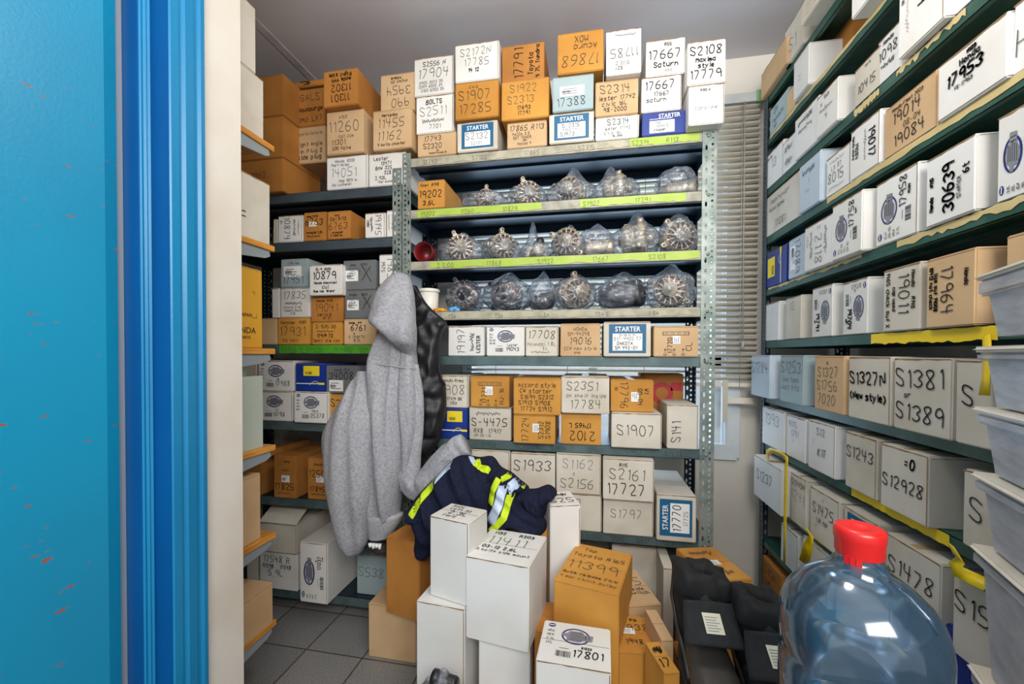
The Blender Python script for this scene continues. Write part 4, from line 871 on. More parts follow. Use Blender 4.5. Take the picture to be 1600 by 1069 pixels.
# ------------------------------------------------------------------ water bottle
bm_ = bpy.data.materials.new('blue_polycarbonate'); bm_.use_nodes = True; N = bm_.node_tree.nodes; L = bm_.node_tree.links; N.clear()
o_ = N.new('ShaderNodeOutputMaterial'); t_ = N.new('ShaderNodeBsdfTransparent'); t_.inputs[0].default_value = (.68,.78,.85,1)
g_ = N.new('ShaderNodeBsdfGlossy'); g_.inputs['Roughness'].default_value = .11; g_.inputs[0].default_value = (.9,.95,1,1)
dfb = N.new('ShaderNodeBsdfDiffuse'); dfb.inputs[0].default_value = (.12,.26,.42,1)
lw = N.new('ShaderNodeLayerWeight'); lw.inputs[0].default_value = .42; tc = N.new('ShaderNodeTexCoord'); nn = N.new('ShaderNodeTexNoise'); nn.inputs['Scale'].default_value = 9
bp = N.new('ShaderNodeBump'); bp.inputs['Distance'].default_value = .0015; bp.inputs['Strength'].default_value = .12; L.new(tc.outputs['Object'], nn.inputs[0]); L.new(nn.outputs[0], bp.inputs['Height']); L.new(bp.outputs[0], g_.inputs['Normal'])
x0 = N.new('ShaderNodeMixShader'); x0.inputs[0].default_value = .16; L.new(t_.outputs[0], x0.inputs[1]); L.new(dfb.outputs[0], x0.inputs[2])
x1 = N.new('ShaderNodeMixShader'); L.new(lw.outputs['Fresnel'], x1.inputs[0]); L.new(x0.outputs[0], x1.inputs[1]); L.new(g_.outputs[0], x1.inputs[2]); L.new(x1.outputs[0], o_.inputs[0])
WB = (.366, .632, .420)
wb = thing('water_bottle', 'large empty blue-tinted water cooler bottle with red cap, lower right', 'bottle', WB)
bm = bmesh.new()
pr = [(.0,.004),(.06,.002),(.10,.006),(.118,.014),(.125,.03),(.125,.10),(.120,.108),(.120,.116),(.125,.124),(.125,.20),(.120,.208),(.120,.216),(.125,.224),(.125,.298),(.1195,.306),(.1195,.315),(.1255,.324),(.1255,.352),(.123,.370),(.116,.388),(.103,.404),(.085,.418),(.062,.431),(.042,.440),(.031,.446),(.026,.452),(.0245,.460),(.027,.463),(.027,.467),(.0245,.470),(.0245,.484)]
pr = [(r*(.735 if r > .035 else 1), z) for r, z in pr]; lathe(bm, pr, 72, cap=False); link('body', bm, bm_, wb, smooth=True)
capm = mat('red_cap_plastic', (214,30,28), .32, spec=.6)
bm = bmesh.new(); lathe(bm, [(.0265,.458),(.0275,.462),(.0272,.474),(.0288,.480),(.0288,.490),(.0275,.4945),(.022,.4965),(.014,.4955),(.011,.4945),(.009,.4925),(0,.492)], 48, cap=False)
for k in range(3):
    a = 3.7+k*.25; vs = bx(bm, .026, .0278, -.003, .003, .442, .46)
    for v in vs: v.co = Matrix.Rotation(a, 3, 'Z') @ v.co
link('cap', bm, capm, wb)
bm = bmesh.new(); tube(bm, [(.018,-.028,.437),(.030,-.044,.427),(.040,-.058,.412),(.045,-.068,.398)], .0022, 8); link('mould_seam', bm, bm_, wb)

# ------------------------------------------------------------------ clear storage bins at the right edge
fm = bpy.data.materials.new('frosted_plastic'); fm.use_nodes = True; N = fm.node_tree.nodes; L = fm.node_tree.links; N.clear()
o_ = N.new('ShaderNodeOutputMaterial'); t_ = N.new('ShaderNodeBsdfTransparent'); t_.inputs[0].default_value = (.86,.88,.92,1); pb = N.new('ShaderNodeBsdfPrincipled')
pb.inputs['Base Color'].default_value = lin((206,208,214)); pb.inputs['Roughness'].default_value = .3; nn = N.new('ShaderNodeTexNoise'); nn.inputs['Scale'].default_value = 7
mr = N.new('ShaderNodeMapRange'); mr.inputs[3].default_value = .3; mr.inputs[4].default_value = .72; L.new(nn.outputs[0], mr.inputs[0])
x1 = N.new('ShaderNodeMixShader'); L.new(mr.outputs[0], x1.inputs[0]); L.new(t_.outputs[0], x1.inputs[1]); L.new(pb.outputs[0], x1.inputs[2]); L.new(x1.outputs[0], o_.inputs[0])
lidm = mat('cream_lid_plastic', (222,214,198), .3, ncol=(206,198,182), nscale=12)
TD = Vector((-.34, -.94, 0)).normalized(); TW = Vector((.94, -.34, 0)).normalized(); TC = Vector((.615, .782, 0))
rzT = math.atan2(TW.y, TW.x)
bins = [(430,470,527,'clear storage bin topmost in the tower at the right edge, bluish things inside'),(541,570,632,'clear storage bin second from the top of the tower'),(634,666,733,'clear storage bin third from the top, under a cream lid rim'),(736,768,845,'clear storage bin fourth from the top of the tower'),(849,884,1034,'deep clear storage bin near the bottom of the tower'),(1037,1072,1150,'clear storage bin lowest in view, at the bottom right corner')]
for i, (va, vb_, vc, lab) in enumerate(bins):
    zt, zm, zb = (onY(1527, v, TC.y).z for v in (va, vb_, vc))
    c = TC+TW*.12+TD*.18; t = thing('storage_bin', lab, 'storage bin', (c.x, c.y, zb), rzT, 'stacked clear storage bins')
    hx, hy = .115, .175; Hh = zm-zb+.008; g = bmesh.new()
    lo = [(-hx+.008,-hy+.008),(hx-.008,-hy+.008),(hx-.008,hy-.008),(-hx+.008,hy-.008)]; hi = [(-hx,-hy),(hx,-hy),(hx,hy),(-hx,hy)]
    A_ = [g.verts.new((x, y, 0)) for x, y in lo]; B_ = [g.verts.new((x, y, Hh)) for x, y in hi]
    for k in range(4): g.faces.new((A_[k], A_[(k+1)%4], B_[(k+1)%4], B_[k]))
    g.faces.new(A_[::-1]); bmesh.ops.bevel(g, geom=[e for e in g.edges if abs(e.verts[0].co.z-e.verts[1].co.z) > .01], offset=.014, segments=4, affect='EDGES')
    q = link('tub', g, fm, t); q.modifiers.new('t', 'SOLIDIFY').thickness = .0018
    g = bmesh.new(); bx(g, -hx-.006, hx+.006, -hy-.006, hy+.006, Hh-.002, (zt-zb)-.010); bmesh.ops.bevel(g, geom=g.edges[:], offset=.004, segments=2, affect='EDGES'); link('lid_skirt', g, fm, t)
    g = bmesh.new(); bx(g, -hx-.010, hx+.010, -hy-.010, hy+.010, (zt-zb)-.010, (zt-zb)-.001); bmesh.ops.bevel(g, geom=g.edges[:], offset=.004, segments=3, affect='EDGES'); link('lid', g, lidm, t)
    if i in (0, 4):
        cc = carton((c.x, c.y, zb+.003), rzT, .15, .10, (zm-zb)*.7, 'blue' if i == 0 else 'blue', 'blue box inside the %s clear bin of the tower' % ('topmost' if i == 0 else 'deep'), '', name='blue_box')
# ------------------------------------------------------------------ alternators and starters in clear bags
alu = mat('cast_aluminium', (206,194,174), .42, metal=.45, ncol=(150,138,120), nscale=40, bump=.3, bscale=90)
dalu = mat('dark_cast_metal', (84,86,90), .4, metal=.5, ncol=(40,42,46), nscale=40, bump=.3, bscale=90)
blk = mat('black_part_plastic', (20,20,22), .4); cop = mat('copper_winding', (150,92,52), .45, metal=.6, ncol=(90,56,34), nscale=80)
bagm = bpy.data.materials.new('clear_polythene'); bagm.use_nodes = True; N = bagm.node_tree.nodes; L = bagm.node_tree.links; N.clear()
o_ = N.new('ShaderNodeOutputMaterial'); t_ = N.new('ShaderNodeBsdfTransparent'); t_.inputs[0].default_value = (.93,.95,.98,1)
g_ = N.new('ShaderNodeBsdfGlossy'); g_.inputs['Roughness'].default_value = .16; dfb = N.new('ShaderNodeBsdfDiffuse'); dfb.inputs[0].default_value = (.80,.86,.96,1)
trl = N.new('ShaderNodeBsdfTranslucent'); trl.inputs[0].default_value = (.72,.82,.96,1)
tc = N.new('ShaderNodeTexCoord'); vo = N.new('ShaderNodeTexNoise'); vo.inputs['Scale'].default_value = 26; vo.inputs['Detail'].default_value = 3; vo.inputs['Distortion'].default_value = 1.6
bp = N.new('ShaderNodeBump'); bp.inputs['Distance'].default_value = .012; bp.inputs['Strength'].default_value = 1.0
L.new(tc.outputs['Object'], vo.inputs[0]); L.new(vo.outputs[0], bp.inputs['Height'])
for s_ in (g_, dfb): L.new(bp.outputs[0], s_.inputs['Normal'])
lw = N.new('ShaderNodeLayerWeight'); lw.inputs[0].default_value = .35; L.new(bp.outputs[0], lw.inputs['Normal'])
x0 = N.new('ShaderNodeMixShader'); x0.inputs[0].default_value = .5; L.new(dfb.outputs[0], x0.inputs[1]); L.new(trl.outputs[0], x0.inputs[2])
xa = N.new('ShaderNodeMixShader'); xa.inputs[0].default_value = .20; L.new(t_.outputs[0], xa.inputs[1]); L.new(x0.outputs[0], xa.inputs[2])
x1 = N.new('ShaderNodeMixShader'); mr = N.new('ShaderNodeMapRange'); mr.inputs[3].default_value = .07; mr.inputs[4].default_value = .75; L.new(lw.outputs['Facing'], mr.inputs[0]); L.new(mr.outputs[0], x1.inputs[0])
L.new(xa.outputs[0], x1.inputs[1]); L.new(g_.outputs[0], x1.inputs[2]); L.new(x1.outputs[0], o_.inputs[0])
def alternator(mm):
    """unit size: radius .06, axis along y, pulley to -y, centred at the origin"""
    t = thing('alternator', '', 'alternator')
    g = bmesh.new(); r = .06
    lathe(g, [(.052,-.045),(.060,-.038),(.060,-.012),(.0565,-.012),(.0565,.006),(.060,.006),(.060,.034),(.052,.044),(.0,.046)], 40, axis='y', cap=False)
    lathe(g, [(.052,-.045),(.050,-.043),(.050,-.040)], 40, axis='y', cap=False)
    lathe(g, [(.0,-.047),(.016,-.047),(.024,-.044),(.024,-.040)], 32, axis='y', cap=False)
    for k in range(14):
        a = 2*PI*k/14; vs = bx(g, .021, .054, -.046, -.040, -.0026, .0026)
        for v in vs: v.co = Matrix.Rotation(a, 3, 'Y') @ v.co
    for k in range(26):
        a = 2*PI*k/26
        for y0, y1 in ((-.036,-.014),(.010,.034)):
            vs = bx(g, .0595, .0625, y0, y1, -.0022, .0022)
            for v in vs: v.co = Matrix.Rotation(a, 3, 'Y') @ v.co
    link('housing', g, mm, t)
    for a, l_ in ((.9, .078), (3.9, .080), (2.5, .074)):
        g = bmesh.new(); vs = bx(g, .050, l_-.008, -.034, -.020, -.009, .009)
        lathe(g, [(.004,-.036),(.0105,-.036),(.0105,-.016),(.004,-.016)], 16, axis='y', cap=False)
        for v in g.verts:
            if v not in vs: v.co.x += l_-.004
        for v in g.verts: v.co = Matrix.Rotation(a, 3, 'Y') @ v.co
        link('mounting_ear', g, mm, t)
    g = bmesh.new(); lathe(g, [(.0,-.0365),(.050,-.0365),(.050,-.034),(0,-.034)], 32, axis='y', cap=False); link('fan', g, blk, t)
    g = bmesh.new(); lathe(g, [(.036,-.0385),(.047,-.0385),(.047,-.0370),(.036,-.0370)], 32, axis='y', cap=False); link('winding', g, cop, t)
    g = bmesh.new(); lathe(g, [(.0,-.078),(.008,-.078),(.008,-.074),(.026,-.073),(.028,-.070),(.024,-.067),(.028,-.064),(.024,-.061),(.028,-.058),(.024,-.055),(.027,-.051),(.012,-.050),(.012,-.046)], 32, axis='y', cap=False); link('pulley', g, mm, t)
    g = bmesh.new(); bx(g, -.016, .016, .040, .060, -.012, .030); link('connector', g, blk, t)
    return t
def starter(mm):
    t = thing('starter_motor', '', 'starter motor')
    g = bmesh.new(); lathe(g, [(.0,-.075),(.030,-.075),(.034,-.068),(.034,.02),(.038,.024),(.038,.034),(.030,.040),(.026,.062),(.018,.072),(0,.073)], 36, axis='y', cap=False); link('motor_body', g, mm, t)
    g = bmesh.new(); lathe(g, [(.0,-.055),(.018,-.055),(.021,-.048),(.021,.012),(.024,.016),(.024,.03),(0,.032)], 28, axis='y', cap=False)
    for v in g.verts: v.co.z += .052
    link('solenoid', g, blk, t)
    g = bmesh.new(); bx(g, -.052, .052, .022, .032, -.02, .03); bmesh.ops.bevel(g, geom=g.edges[:], offset=.008, segments=3, affect='EDGES'); link('flange', g, mm, t)
    return t
def clone(o, loc, rot, sc_):
    r = o.copy(); C.objects.link(r); r.location = loc; r.rotation_euler = rot; r.scale = (sc_,)*3
    for ch in o.children: c = ch.copy(); C.objects.link(c); c.parent = r
    return r
proto = {('a',0): alternator(alu), ('a',1): alternator(dalu), ('s',0): starter(alu), ('s',1): starter(dalu)}
used = set()
def bag(X0, X1, Y0, Y1, zb, zt, zbody, seed, label, group, spike=.5, skew=0):
    """loose polythene bag: settled body up to zbody with a gathered mouth reaching zt"""
    nU, nV = 44, 30; g = bmesh.new(); cx, cy = (X0+X1)/2, (Y0+Y1)/2; hx, hy = (X1-X0)/2, (Y1-Y0)/2; rows = []
    for j in range(nV+1):
        ph = PI*j/nV; ring = []
        for i in range(nU):
            th = 2*PI*i/nU; s = math.sin(ph)**.75; x = s*math.cos(th); y = s*math.sin(th); zz = -math.cos(ph)
            z = zb + (zbody-zb)*(max(-.92, zz)+.92)/1.92
            p = Vector((cx+x*hx, cy+y*hy, z))
            nz = noise.noise(Vector((x*2.3+seed, y*2.3, zz*2.3)))*.30 + noise.noise(Vector((x*6+seed*3, y*6, zz*6)))*.12
            rd = 1-abs(noise.noise(Vector((x*3.6, y*3.6+seed*2, zz*2.2))))*.42
            p.x = cx+(p.x-cx)*min(1.04, (rd+nz*.5+.06)); p.y = cy+(p.y-cy)*min(1.02, (rd+nz*.4+.04))
            if zz > .1: p.z += (zbody-zb)*nz*.28*(zz)
            # gathered mouth
            m = max(0, zz-.42)/.58; d2 = math.hypot(x-skew, y*.7)
            p.z += (zt-zbody)*math.exp(-(d2/(.20+.25*spike))**2)*(m**.8)
            p.z = max(zb+.0008, p.z); p.z = min(p.z, zt)
            ring.append(g.verts.new(p))
        rows.append(ring)
    for j in range(nV):
        for i in range(nU): g.faces.new((rows[j][i], rows[j][(i+1)%nU], rows[j+1][(i+1)%nU], rows[j+1][i]))
    bmesh.ops.remove_doubles(g, verts=g.verts, dist=.0004)
    o = link('plastic_bag', g, bagm, smooth=True)
    tag(o, label, 'bag', group); return o
BG = [ # shelf, u0, u1, v top, v body top, kind, dark, rz, description
 (1,720,790,288,291,'a',0,1.1,'low bag just right of the small amber carton'),(1,791,853,274,285,'a',0,.6,'rounded bag, second on the upper row'),(1,852,932,257,283,'a',0,-.5,'tall crumpled bag in the middle of the upper row'),(1,926,1000,261,284,'a',0,2.2,'bag with a pointed top left, fourth on the upper row'),(1,1026,1092,273,277,'s',0,1.3,'low bag at the right end of the upper row'),
 (2,680,755,352,364,'a',0,.5,'bag beside the dark red bowl'),(2,750,812,361,365,'a',0,1.0,'second bag of the row with red bowl'),(2,812,862,339,376,'s',0,.3,'bag with a tall peaked corner in the lime-taped row'),(2,860,915,350,362,'a',0,-.3,'fourth bag along the second lime-taped row'),(2,900,962,350,360,'s',0,1.35,'bag holding a tubular part on the second lime-taped row'),(2,952,1034,334,358,'a',0,2.4,'bag drooping over the shelf edge with raised top'),(2,1030,1092,343,350,'a',0,.2,'bag against the right post, second lime-taped row'),
 (3,694,752,431,436,'a',1,.4,'dark bag beside the white tub and blue rag'),(3,752,830,422,432,'a',1,-.2,'wide bag showing a dark drive plate'),(3,822,868,421,434,'s',1,.8,'narrow dark bag in the third row'),(3,862,932,427,434,'a',0,.9,'crumpled brownish bag in the middle of the third row'),(3,930,1012,426,436,'s',1,1.1,'dark bag holding a long black cylinder'),(3,1010,1092,414,430,'a',0,-.4,'bag with bright crinkles against the right post, third row')]
RN = {1:'bagged parts on the upper lime-taped shelf', 2:'bagged parts on the second lime-taped shelf', 3:'bagged parts on the third bag shelf'}
for n_, (si, u0, u1, vt, vbd, kd, dk, rz, ds) in enumerate(BG):
    zb = BZ[si]+.0005; Yf = YB+.012; Yb = YB+.19
    X0, X1 = onY(u0, 400, YB+.06).x, onY(u1, 400, YB+.06).x; zt = onY(900, vt, YB+.09).z; zq = min(zt, onY(900, vbd, YB+.09).z)
    zt = min(zt, BZ[si-1]-.004)
    H_ = zq-zb; R_ = min((X1-X0)*.45, H_*.56, .068); W_ = (X1-X0)
    p = proto[(kd, dk)]; k = R_/.066 if kd == 'a' else min((W_*.47)/.076, H_*.45/.045)
    if (kd, dk) in used: o = clone(p, (0,0,0), (0,0,0), 1)
    else: o = p; used.add((kd, dk))
    o.scale = (k,)*3; o.location = ((X0+X1)/2, YB+.095, zb+.0035+(k*.066 if kd == 'a' else k*.040)); o.rotation_euler = (0, rz*.7, rz*.55 if kd == 'a' else rz)
    o['label'] = ('dark ' if dk else 'silvery ')+('alternator' if kd == 'a' else 'starter motor')+' inside the '+ds; o['group'] = 'parts inside the clear bags'
    bag(X0-.002, X1+.002, Yf, Yb, zb, zt, zq, n_*3.1+1, 'clear plastic '+ds.replace('bag', 'bag', 1), RN[si], spike=.35, skew=(-.25 if n_ in (7, 3) else .1))
for k_ in proto:
    if k_ not in used:
        for ch in list(proto[k_].children): bpy.data.objects.remove(ch)
        bpy.data.objects.remove(proto[k_])
# black part in a bag at the bottom edge of the pile
o = clone(proto[('s',1)], (.0,0,0), (0,0,1.4), .8); pz = onY(690, 1066, .97); o.location = (pz.x, .97, pz.z-.035); o['label'] = 'black starter motor in a clear bag at the bottom of the picture'; o['group'] = 'parts inside the clear bags'
carton((pz.x-.005, .90, 0), 0, .15, .13, pz.z-.075, 'kraft', 'low carton under the bagged black part at the front', '', group=GP)
bag(pz.x-.062, pz.x+.060, .91, 1.02, pz.z-.074, pz.z+.035, pz.z+.005, 91, 'clear plastic bag with a black part at the bottom of the picture', 'bagged parts on the pile', spike=.6, skew=.1)

# tub, bowl, rag
bt = thing('plastic_tub', 'white lidded plastic tub on the shelf beside the hoodie', 'tub', ((onY(669,470,YB+.05)).x, YB+.06, BZ[3]))
htub = onY(669,450,YB+.02).z-BZ[3]
tubm = mat('white_tub_plastic', (228,224,214), .35)
g = bmesh.new(); lathe(g, [(0,0),(.036,0),(.038,.003),(.042,htub-.012),(0,htub-.012)], 40, cap=False); link('body', g, tubm, bt)
g = bmesh.new(); lathe(g, [(.0445,htub-.014),(.0455,htub-.012),(.0455,htub-.002),(.043,htub),(.038,htub-.002),(0,htub-.002)], 40, cap=False); link('lid', g, tubm, bt)
g = bmesh.new(); lathe(g, [(.0,.03),(.030,.03),(.038,.0),(.042,-.05),(.040,-.05),(.036,-.002),(.028,.026),(.0,.026)], 32, axis='y', cap=False)
o = link('bowl', g, mat('dark_red_plastic', (110,22,26), .35), smooth=True); o.location = (onY(668,392,YB+.06).x, YB+.06, BZ[2]+.0425); tag(o, 'dark red bowl lying on its side at the left of the bagged parts', 'bowl')
def blob(name, loc, dims, m, label, cat, seed, amp=.5):
    g = bmesh.new(); bmesh.ops.create_icosphere(g, subdivisions=4, radius=1)
    for v in g.verts:
        p = v.co.copy(); k = 1+amp*(noise.noise(p*2.2+Vector((seed,0,0)))+.5*noise.noise(p*5+Vector((0,seed,0)))); v.co = Vector((p.x*k*dims[0], p.y*k*dims[1], max(-.55, p.z*k)*dims[2]))
    mn = min(v.co.z for v in g.verts)
    for v in g.verts: v.co.z -= mn
    o = link(name, g, m, smooth=True); o.location = loc; return tag(o, label, cat)
blob('rag', (onY(686,488,YB+.02).x, YB+.03, BZ[3]), (.026,.02,.010), mat('orange_cloth', (226,160,40), .8), 'small orange rag in front of the white tub', 'rag', 4)
blob('rag', (onY(708,488,YB+.02).x, YB+.035, BZ[3]), (.022,.02,.013), mat('blue_cloth', (98,170,222), .8), 'small light blue rag beside the orange one', 'rag', 8)
blob('crumpled_paper', (onZ(547,928,0).x, onZ(547,928,0).y, 0), (.024,.018,.012), PAPER, 'crumpled white paper scrap on the floor by the left unit', 'paper', 5)
# ------------------------------------------------------------------ black boots
felt = mat('black_felt', (26,27,29), .9, ncol=(36,37,39), nscale=60, bump=.3, bscale=200)
rub = mat('worn_black_rubber', (44,42,40), .42, ncol=(66,60,54), nscale=9, bump=.2, bscale=40)
nyl = mat('padded_black_nylon', (14,14,16), .8, ncol=(20,20,22), nscale=14)
def boot(loc, rz, label):
    t = thing('boot', label, 'boot', loc, rz, 'pair of black boots'); n = 28
    def loft(secs, m, nm, par=t, caps=True, smooth=True):
        g = bmesh.new(); rg = [[g.verts.new(p) for p in s] for s in secs]
        for a, b_ in zip(rg, rg[1:]):
            for k in range(len(a)): g.faces.new((a[k], a[(k+1) % len(a)], b_[(k+1) % len(a)], b_[k]))
        if caps: g.faces.new(rg[0][::-1]); g.faces.new(rg[-1])
        bmesh.ops.recalc_face_normals(g, faces=g.faces[:]); return link(nm, g, m, par, smooth=smooth)
    # foot: sections along -y
    S = []
    for y, hw, hh, z0 in ((.012,.016,.03,.035),(.004,.032,.055,.028),(-.03,.040,.085,.022),(-.07,.043,.105,.022),(-.11,.045,.105,.022),(-.15,.049,.085,.022),(-.19,.052,.066,.022),(-.23,.050,.056,.022),(-.26,.041,.046,.022),(-.278,.026,.034,.024),(-.284,.010,.020,.028)):
        S.append([(hw*math.copysign(abs(math.cos(a))**.8, math.cos(a)), y+.002*math.sin(a*5), z0+hh*(.5+.5*math.copysign(abs(math.sin(a))**.75, math.sin(a)))) for a in [2*PI*k/n for k in range(n)]])
    loft(S, rub, 'foot')
    S = []
    for z, s in ((0,.97),(.004,1),(.022,1),(.026,.98)):
        S.append([((.046+.010*math.sin(min(1,max(0,-yy/.27))*PI*.75))*s*cx_, yy, z) for cx_, yy in [(math.copysign(abs(math.cos(a))**.6, math.cos(a)), -.135+.155*math.sin(a)) for a in [2*PI*k/n for k in range(n)]]])
    loft(S, rub, 'sole', smooth=False)
    S = []
    for z, hx, hy, cy in ((.06,.046,.055,-.062),(.11,.048,.055,-.066),(.15,.054,.058,-.066),(.19,.058,.060,-.064),(.215,.056,.058,-.062)):
        S.append([(hx*math.cos(a)*(1+.03*math.sin(5*a+z*60)), cy+hy*math.sin(a), z) for a in [2*PI*k/n for k in range(n)]])
    loft(S, nyl, 'shaft')
    g = bmesh.new(); nU, nV = 40, 18; R1 = .030
    for i in range(nU):
        for j in range(nV):
            a = 2*PI*i/nU; b_ = 2*PI*j/nV; rr = R1*(1+.05*math.sin(2*a+1)+.025*math.sin(9*a+b_)); fx, fy = .047, .036
            ca_ = math.copysign(abs(math.cos(a))**.6, math.cos(a)); sa_ = math.copysign(abs(math.sin(a))**.7, math.sin(a)); sb_ = math.copysign(abs(math.sin(b_))**.6, math.sin(b_)); wr = noise.noise(Vector((ca_*2.5, sa_*2.5+loc[0]*9, b_)))*.008
            g.verts.new((ca_*(.040+rr*.72*math.cos(b_)+wr), -.064+sa_*(.036+rr*.72*math.cos(b_)+wr*1.5), .220+rr*1.12*sb_+wr-.006*ca_))
    g.verts.ensure_lookup_table()
    for i in range(nU):
        for j in range(nV): g.faces.new([g.verts[q] for q in (i*nV+j, ((i+1) % nU)*nV+j, ((i+1) % nU)*nV+(j+1) % nV, i*nV+(j+1) % nV)])
    bmesh.ops.recalc_face_normals(g, faces=g.faces[:]); link('padded_collar', g, nyl, t, smooth=True)
    g = bmesh.new(); nx, ny = 10, 14; G = []
    for j in range(ny+1):
        v = j/ny; yy = -.122-.058*v+.010*math.sin(v*3); zz = .200-.060*v-.006*v*v
        G.append([g.verts.new(((i/nx-.5)*(.104+.018*v), yy-.010*(1-((i/nx-.5)*2)**2), zz+.008*(1-((i/nx-.5)*2)**2))) for i in range(nx+1)])
    for j in range(ny):
        for i in range(nx): g.faces.new((G[j][i], G[j+1][i], G[j+1][i+1], G[j][i+1]))
    fl = link('tongue_flap', g, felt, t, smooth=True); md = fl.modifiers.new('t', 'SOLIDIFY'); md.thickness = .009; md.offset = 0
    g = bmesh.new(); q = []
    for uu, vv in ((-.17,.36),(.17,.36),(.20,.80),(-.14,.80)):
        yy = -.122-.058*vv+.010*math.sin(vv*3); zz = .200-.060*vv-.006*vv*vv; h_ = 1-(uu*2)**2
        q.append(g.verts.new((uu*.115, yy-.010*h_-.0045, zz+.008*h_+.0055)))
    g.faces.new(q)
    fc = Face(q[3].co, (q[2].co-q[3].co).normalized(), (q[0].co-q[3].co).normalized(), (0,-.72,.69), (q[2].co-q[3].co).length, (q[0].co-q[3].co).length)
    for k in range(6): rect(g, fc, fc.w*.1, fc.h*(.12+.13*k), fc.w*(.85 if k % 2 else .7), fc.h*(.16+.13*k), 1, .0006)
    link('size_label', g, [mat('cream_woven_label', (206,200,178), .7), PGREY], fl)
    g = bmesh.new(); tube(g, [(-.05,-.02,.20),(-.056,-.03,.16),(-.05,-.06,.10),(-.047,-.12,.07),(-.05,-.17,.05)], .005, 8); link('side_trim', g, rub, t)
    return t
boot((.268, 1.125, .376), .04, 'left one of two black padded boots with cream label on the tongue')
boot((.388, 1.085, .346), .02, 'right one of two black padded boots, nearer the water bottle')
# ------------------------------------------------------------------ clothes
def cloth(name, col, ncol, bump, bscale, rough=.9, nscale=120):
    m = mat(name, col, rough, ncol=ncol, nscale=nscale, bump=bump, bscale=bscale, spec=.15); return m
marl = cloth('grey_marl_fleece', (166,166,171), (134,136,144), .35, 260)
rib = cloth('grey_marl_rib', (172,172,177), (148,149,155), .4, 200)
vestm = mat('black_quilted_nylon', (15,16,19), .5, ncol=(24,25,29), nscale=12, bump=.35, bscale=22)
navy = cloth('navy_work_cloth', (24,28,47), (33,37,58), .3, 160)
hiy = mat('fluorescent_yellow_tape', (196,220,20), .6, ncol=(180,206,16), nscale=30, bump=.2); sil = mat('silver_reflective_tape', (188,202,224), .35, ncol=(168,184,210), nscale=24, bump=.3, bscale=70)
def fold(x, z, seed, kx, kz):
    a = noise.noise(Vector((x*kx+seed*1.7, z*kz, seed))); b_ = noise.noise(Vector((x*kx*2.3, z*kz*1.6+seed, seed*2)))
    return (1-abs(a)*2.6)*.8 + b_*.5
def rowsloft(name, rows, m, parent, seed=1, A=.012, kx=22, kz=3.5, quilt=0, sub=9, n=44, shear=0):
    """closed cloth tube through rows (v, uLeft, uRight, Y, half depth)"""
    R_ = []
    for v, uL, uR, Y, T in rows: a, b_ = onY(uL, v, Y), onY(uR, v, Y); R_.append((Vector(((a.x+b_.x)/2, Y, (a.z+b_.z)/2)), (b_.x-a.x)/2, T, v, (b_.z-a.z)/2))
    def cr(p0, p1, p2, p3, t): return .5*((2*p1)+(p2-p0)*t+(2*p0-5*p1+4*p2-p3)*t*t+(3*p1-p0-3*p2+p3)*t**3)
    secs = []
    for i in range(len(R_)-1):
        q = [R_[max(0, i-1)], R_[i], R_[i+1], R_[min(len(R_)-1, i+2)]]
        for k in range(sub if i < len(R_)-2 else sub+1):
            t = k/sub; secs.append(tuple(cr(*[qq[j] for qq in q], t) for j in range(5)))
    g = bmesh.new(); rg = []
    for c, hw, T, v, tz in secs:
        ring = []; hw = max(hw, .002)
        for k in range(n):
            a = 2*PI*k/n; s = math.cos(a); s = math.copysign(abs(s)**.85, s); f_ = math.sin(a)
            fr = max(0, f_)**.7; bk = max(0, -f_)**.7; x = c.x+s*hw; fd = fold(x+c.z*shear, c.z, seed, kx, kz)
            y = c.y - fr*T - A*fd*fr + bk*T*.45
            if quilt: y -= fr*(.016 if v > 590 else .006)*abs(math.sin(PI*v/quilt))
            ring.append(g.verts.new((x, y, c.z+s*tz + (.003*math.sin(PI*v/quilt) if quilt else 0))))
        rg.append(ring)
    for a, b_ in zip(rg, rg[1:]):
        for k in range(n): g.faces.new((a[k], a[(k+1) % n], b_[(k+1) % n], b_[k]))
    g.faces.new(rg[0][::-1]); g.faces.new(rg[-1]); bmesh.ops.recalc_face_normals(g, faces=g.faces[:])
    return link(name, g, m, parent, smooth=True)
def pxtube(name, pts, m, parent, seed=1, A=.006, n=28, flat=.8, sub=8):
    """cloth tube along (u, v, Y, radius px)"""
    P = [(onY(u, v, Y), r*Y/FPX) for u, v, Y, r in pts]
    def cr(p0, p1, p2, p3, t): return .5*((2*p1)+(p2-p0)*t+(2*p0-5*p1+4*p2-p3)*t*t+(3*p1-p0-3*p2+p3)*t**3)
    S = []
    for i in range(len(P)-1):
        q = [P[max(0, i-1)], P[i], P[i+1], P[min(len(P)-1, i+2)]]
        for k in range(sub if i < len(P)-2 else sub+1): t = k/sub; S.append((cr(*[a[0] for a in q], t), cr(*[a[1] for a in q], t)))
    g = bmesh.new(); rg = []
    for i, (c, r) in enumerate(S):
        t = (S[min(i+1, len(S)-1)][0]-S[max(0, i-1)][0]).normalized(); d = Vector((0, -1, 0)); d = (d-t*d.dot(t)).normalized(); s_ = t.cross(d)
        ring = []
        for k in range(n):
            a = 2*PI*k/n; w = 1+noise.noise(Vector((math.cos(a)*1.6+seed, math.sin(a)*1.6, i*.16)))*.28
            ring.append(g.verts.new(c+s_*math.cos(a)*r*(1+(w-1)*.4)+d*math.sin(a)*r*flat*w))
        rg.append(ring)
    for a, b_ in zip(rg, rg[1:]):
        for k in range(n): g.faces.new((a[k], a[(k+1) % n], b_[(k+1) % n], b_[k]))
    g.faces.new(rg[0][::-1]); g.faces.new(rg[-1]); bmesh.ops.recalc_face_normals(g, faces=g.faces[:])
    return link(name, g, m, parent, smooth=True)
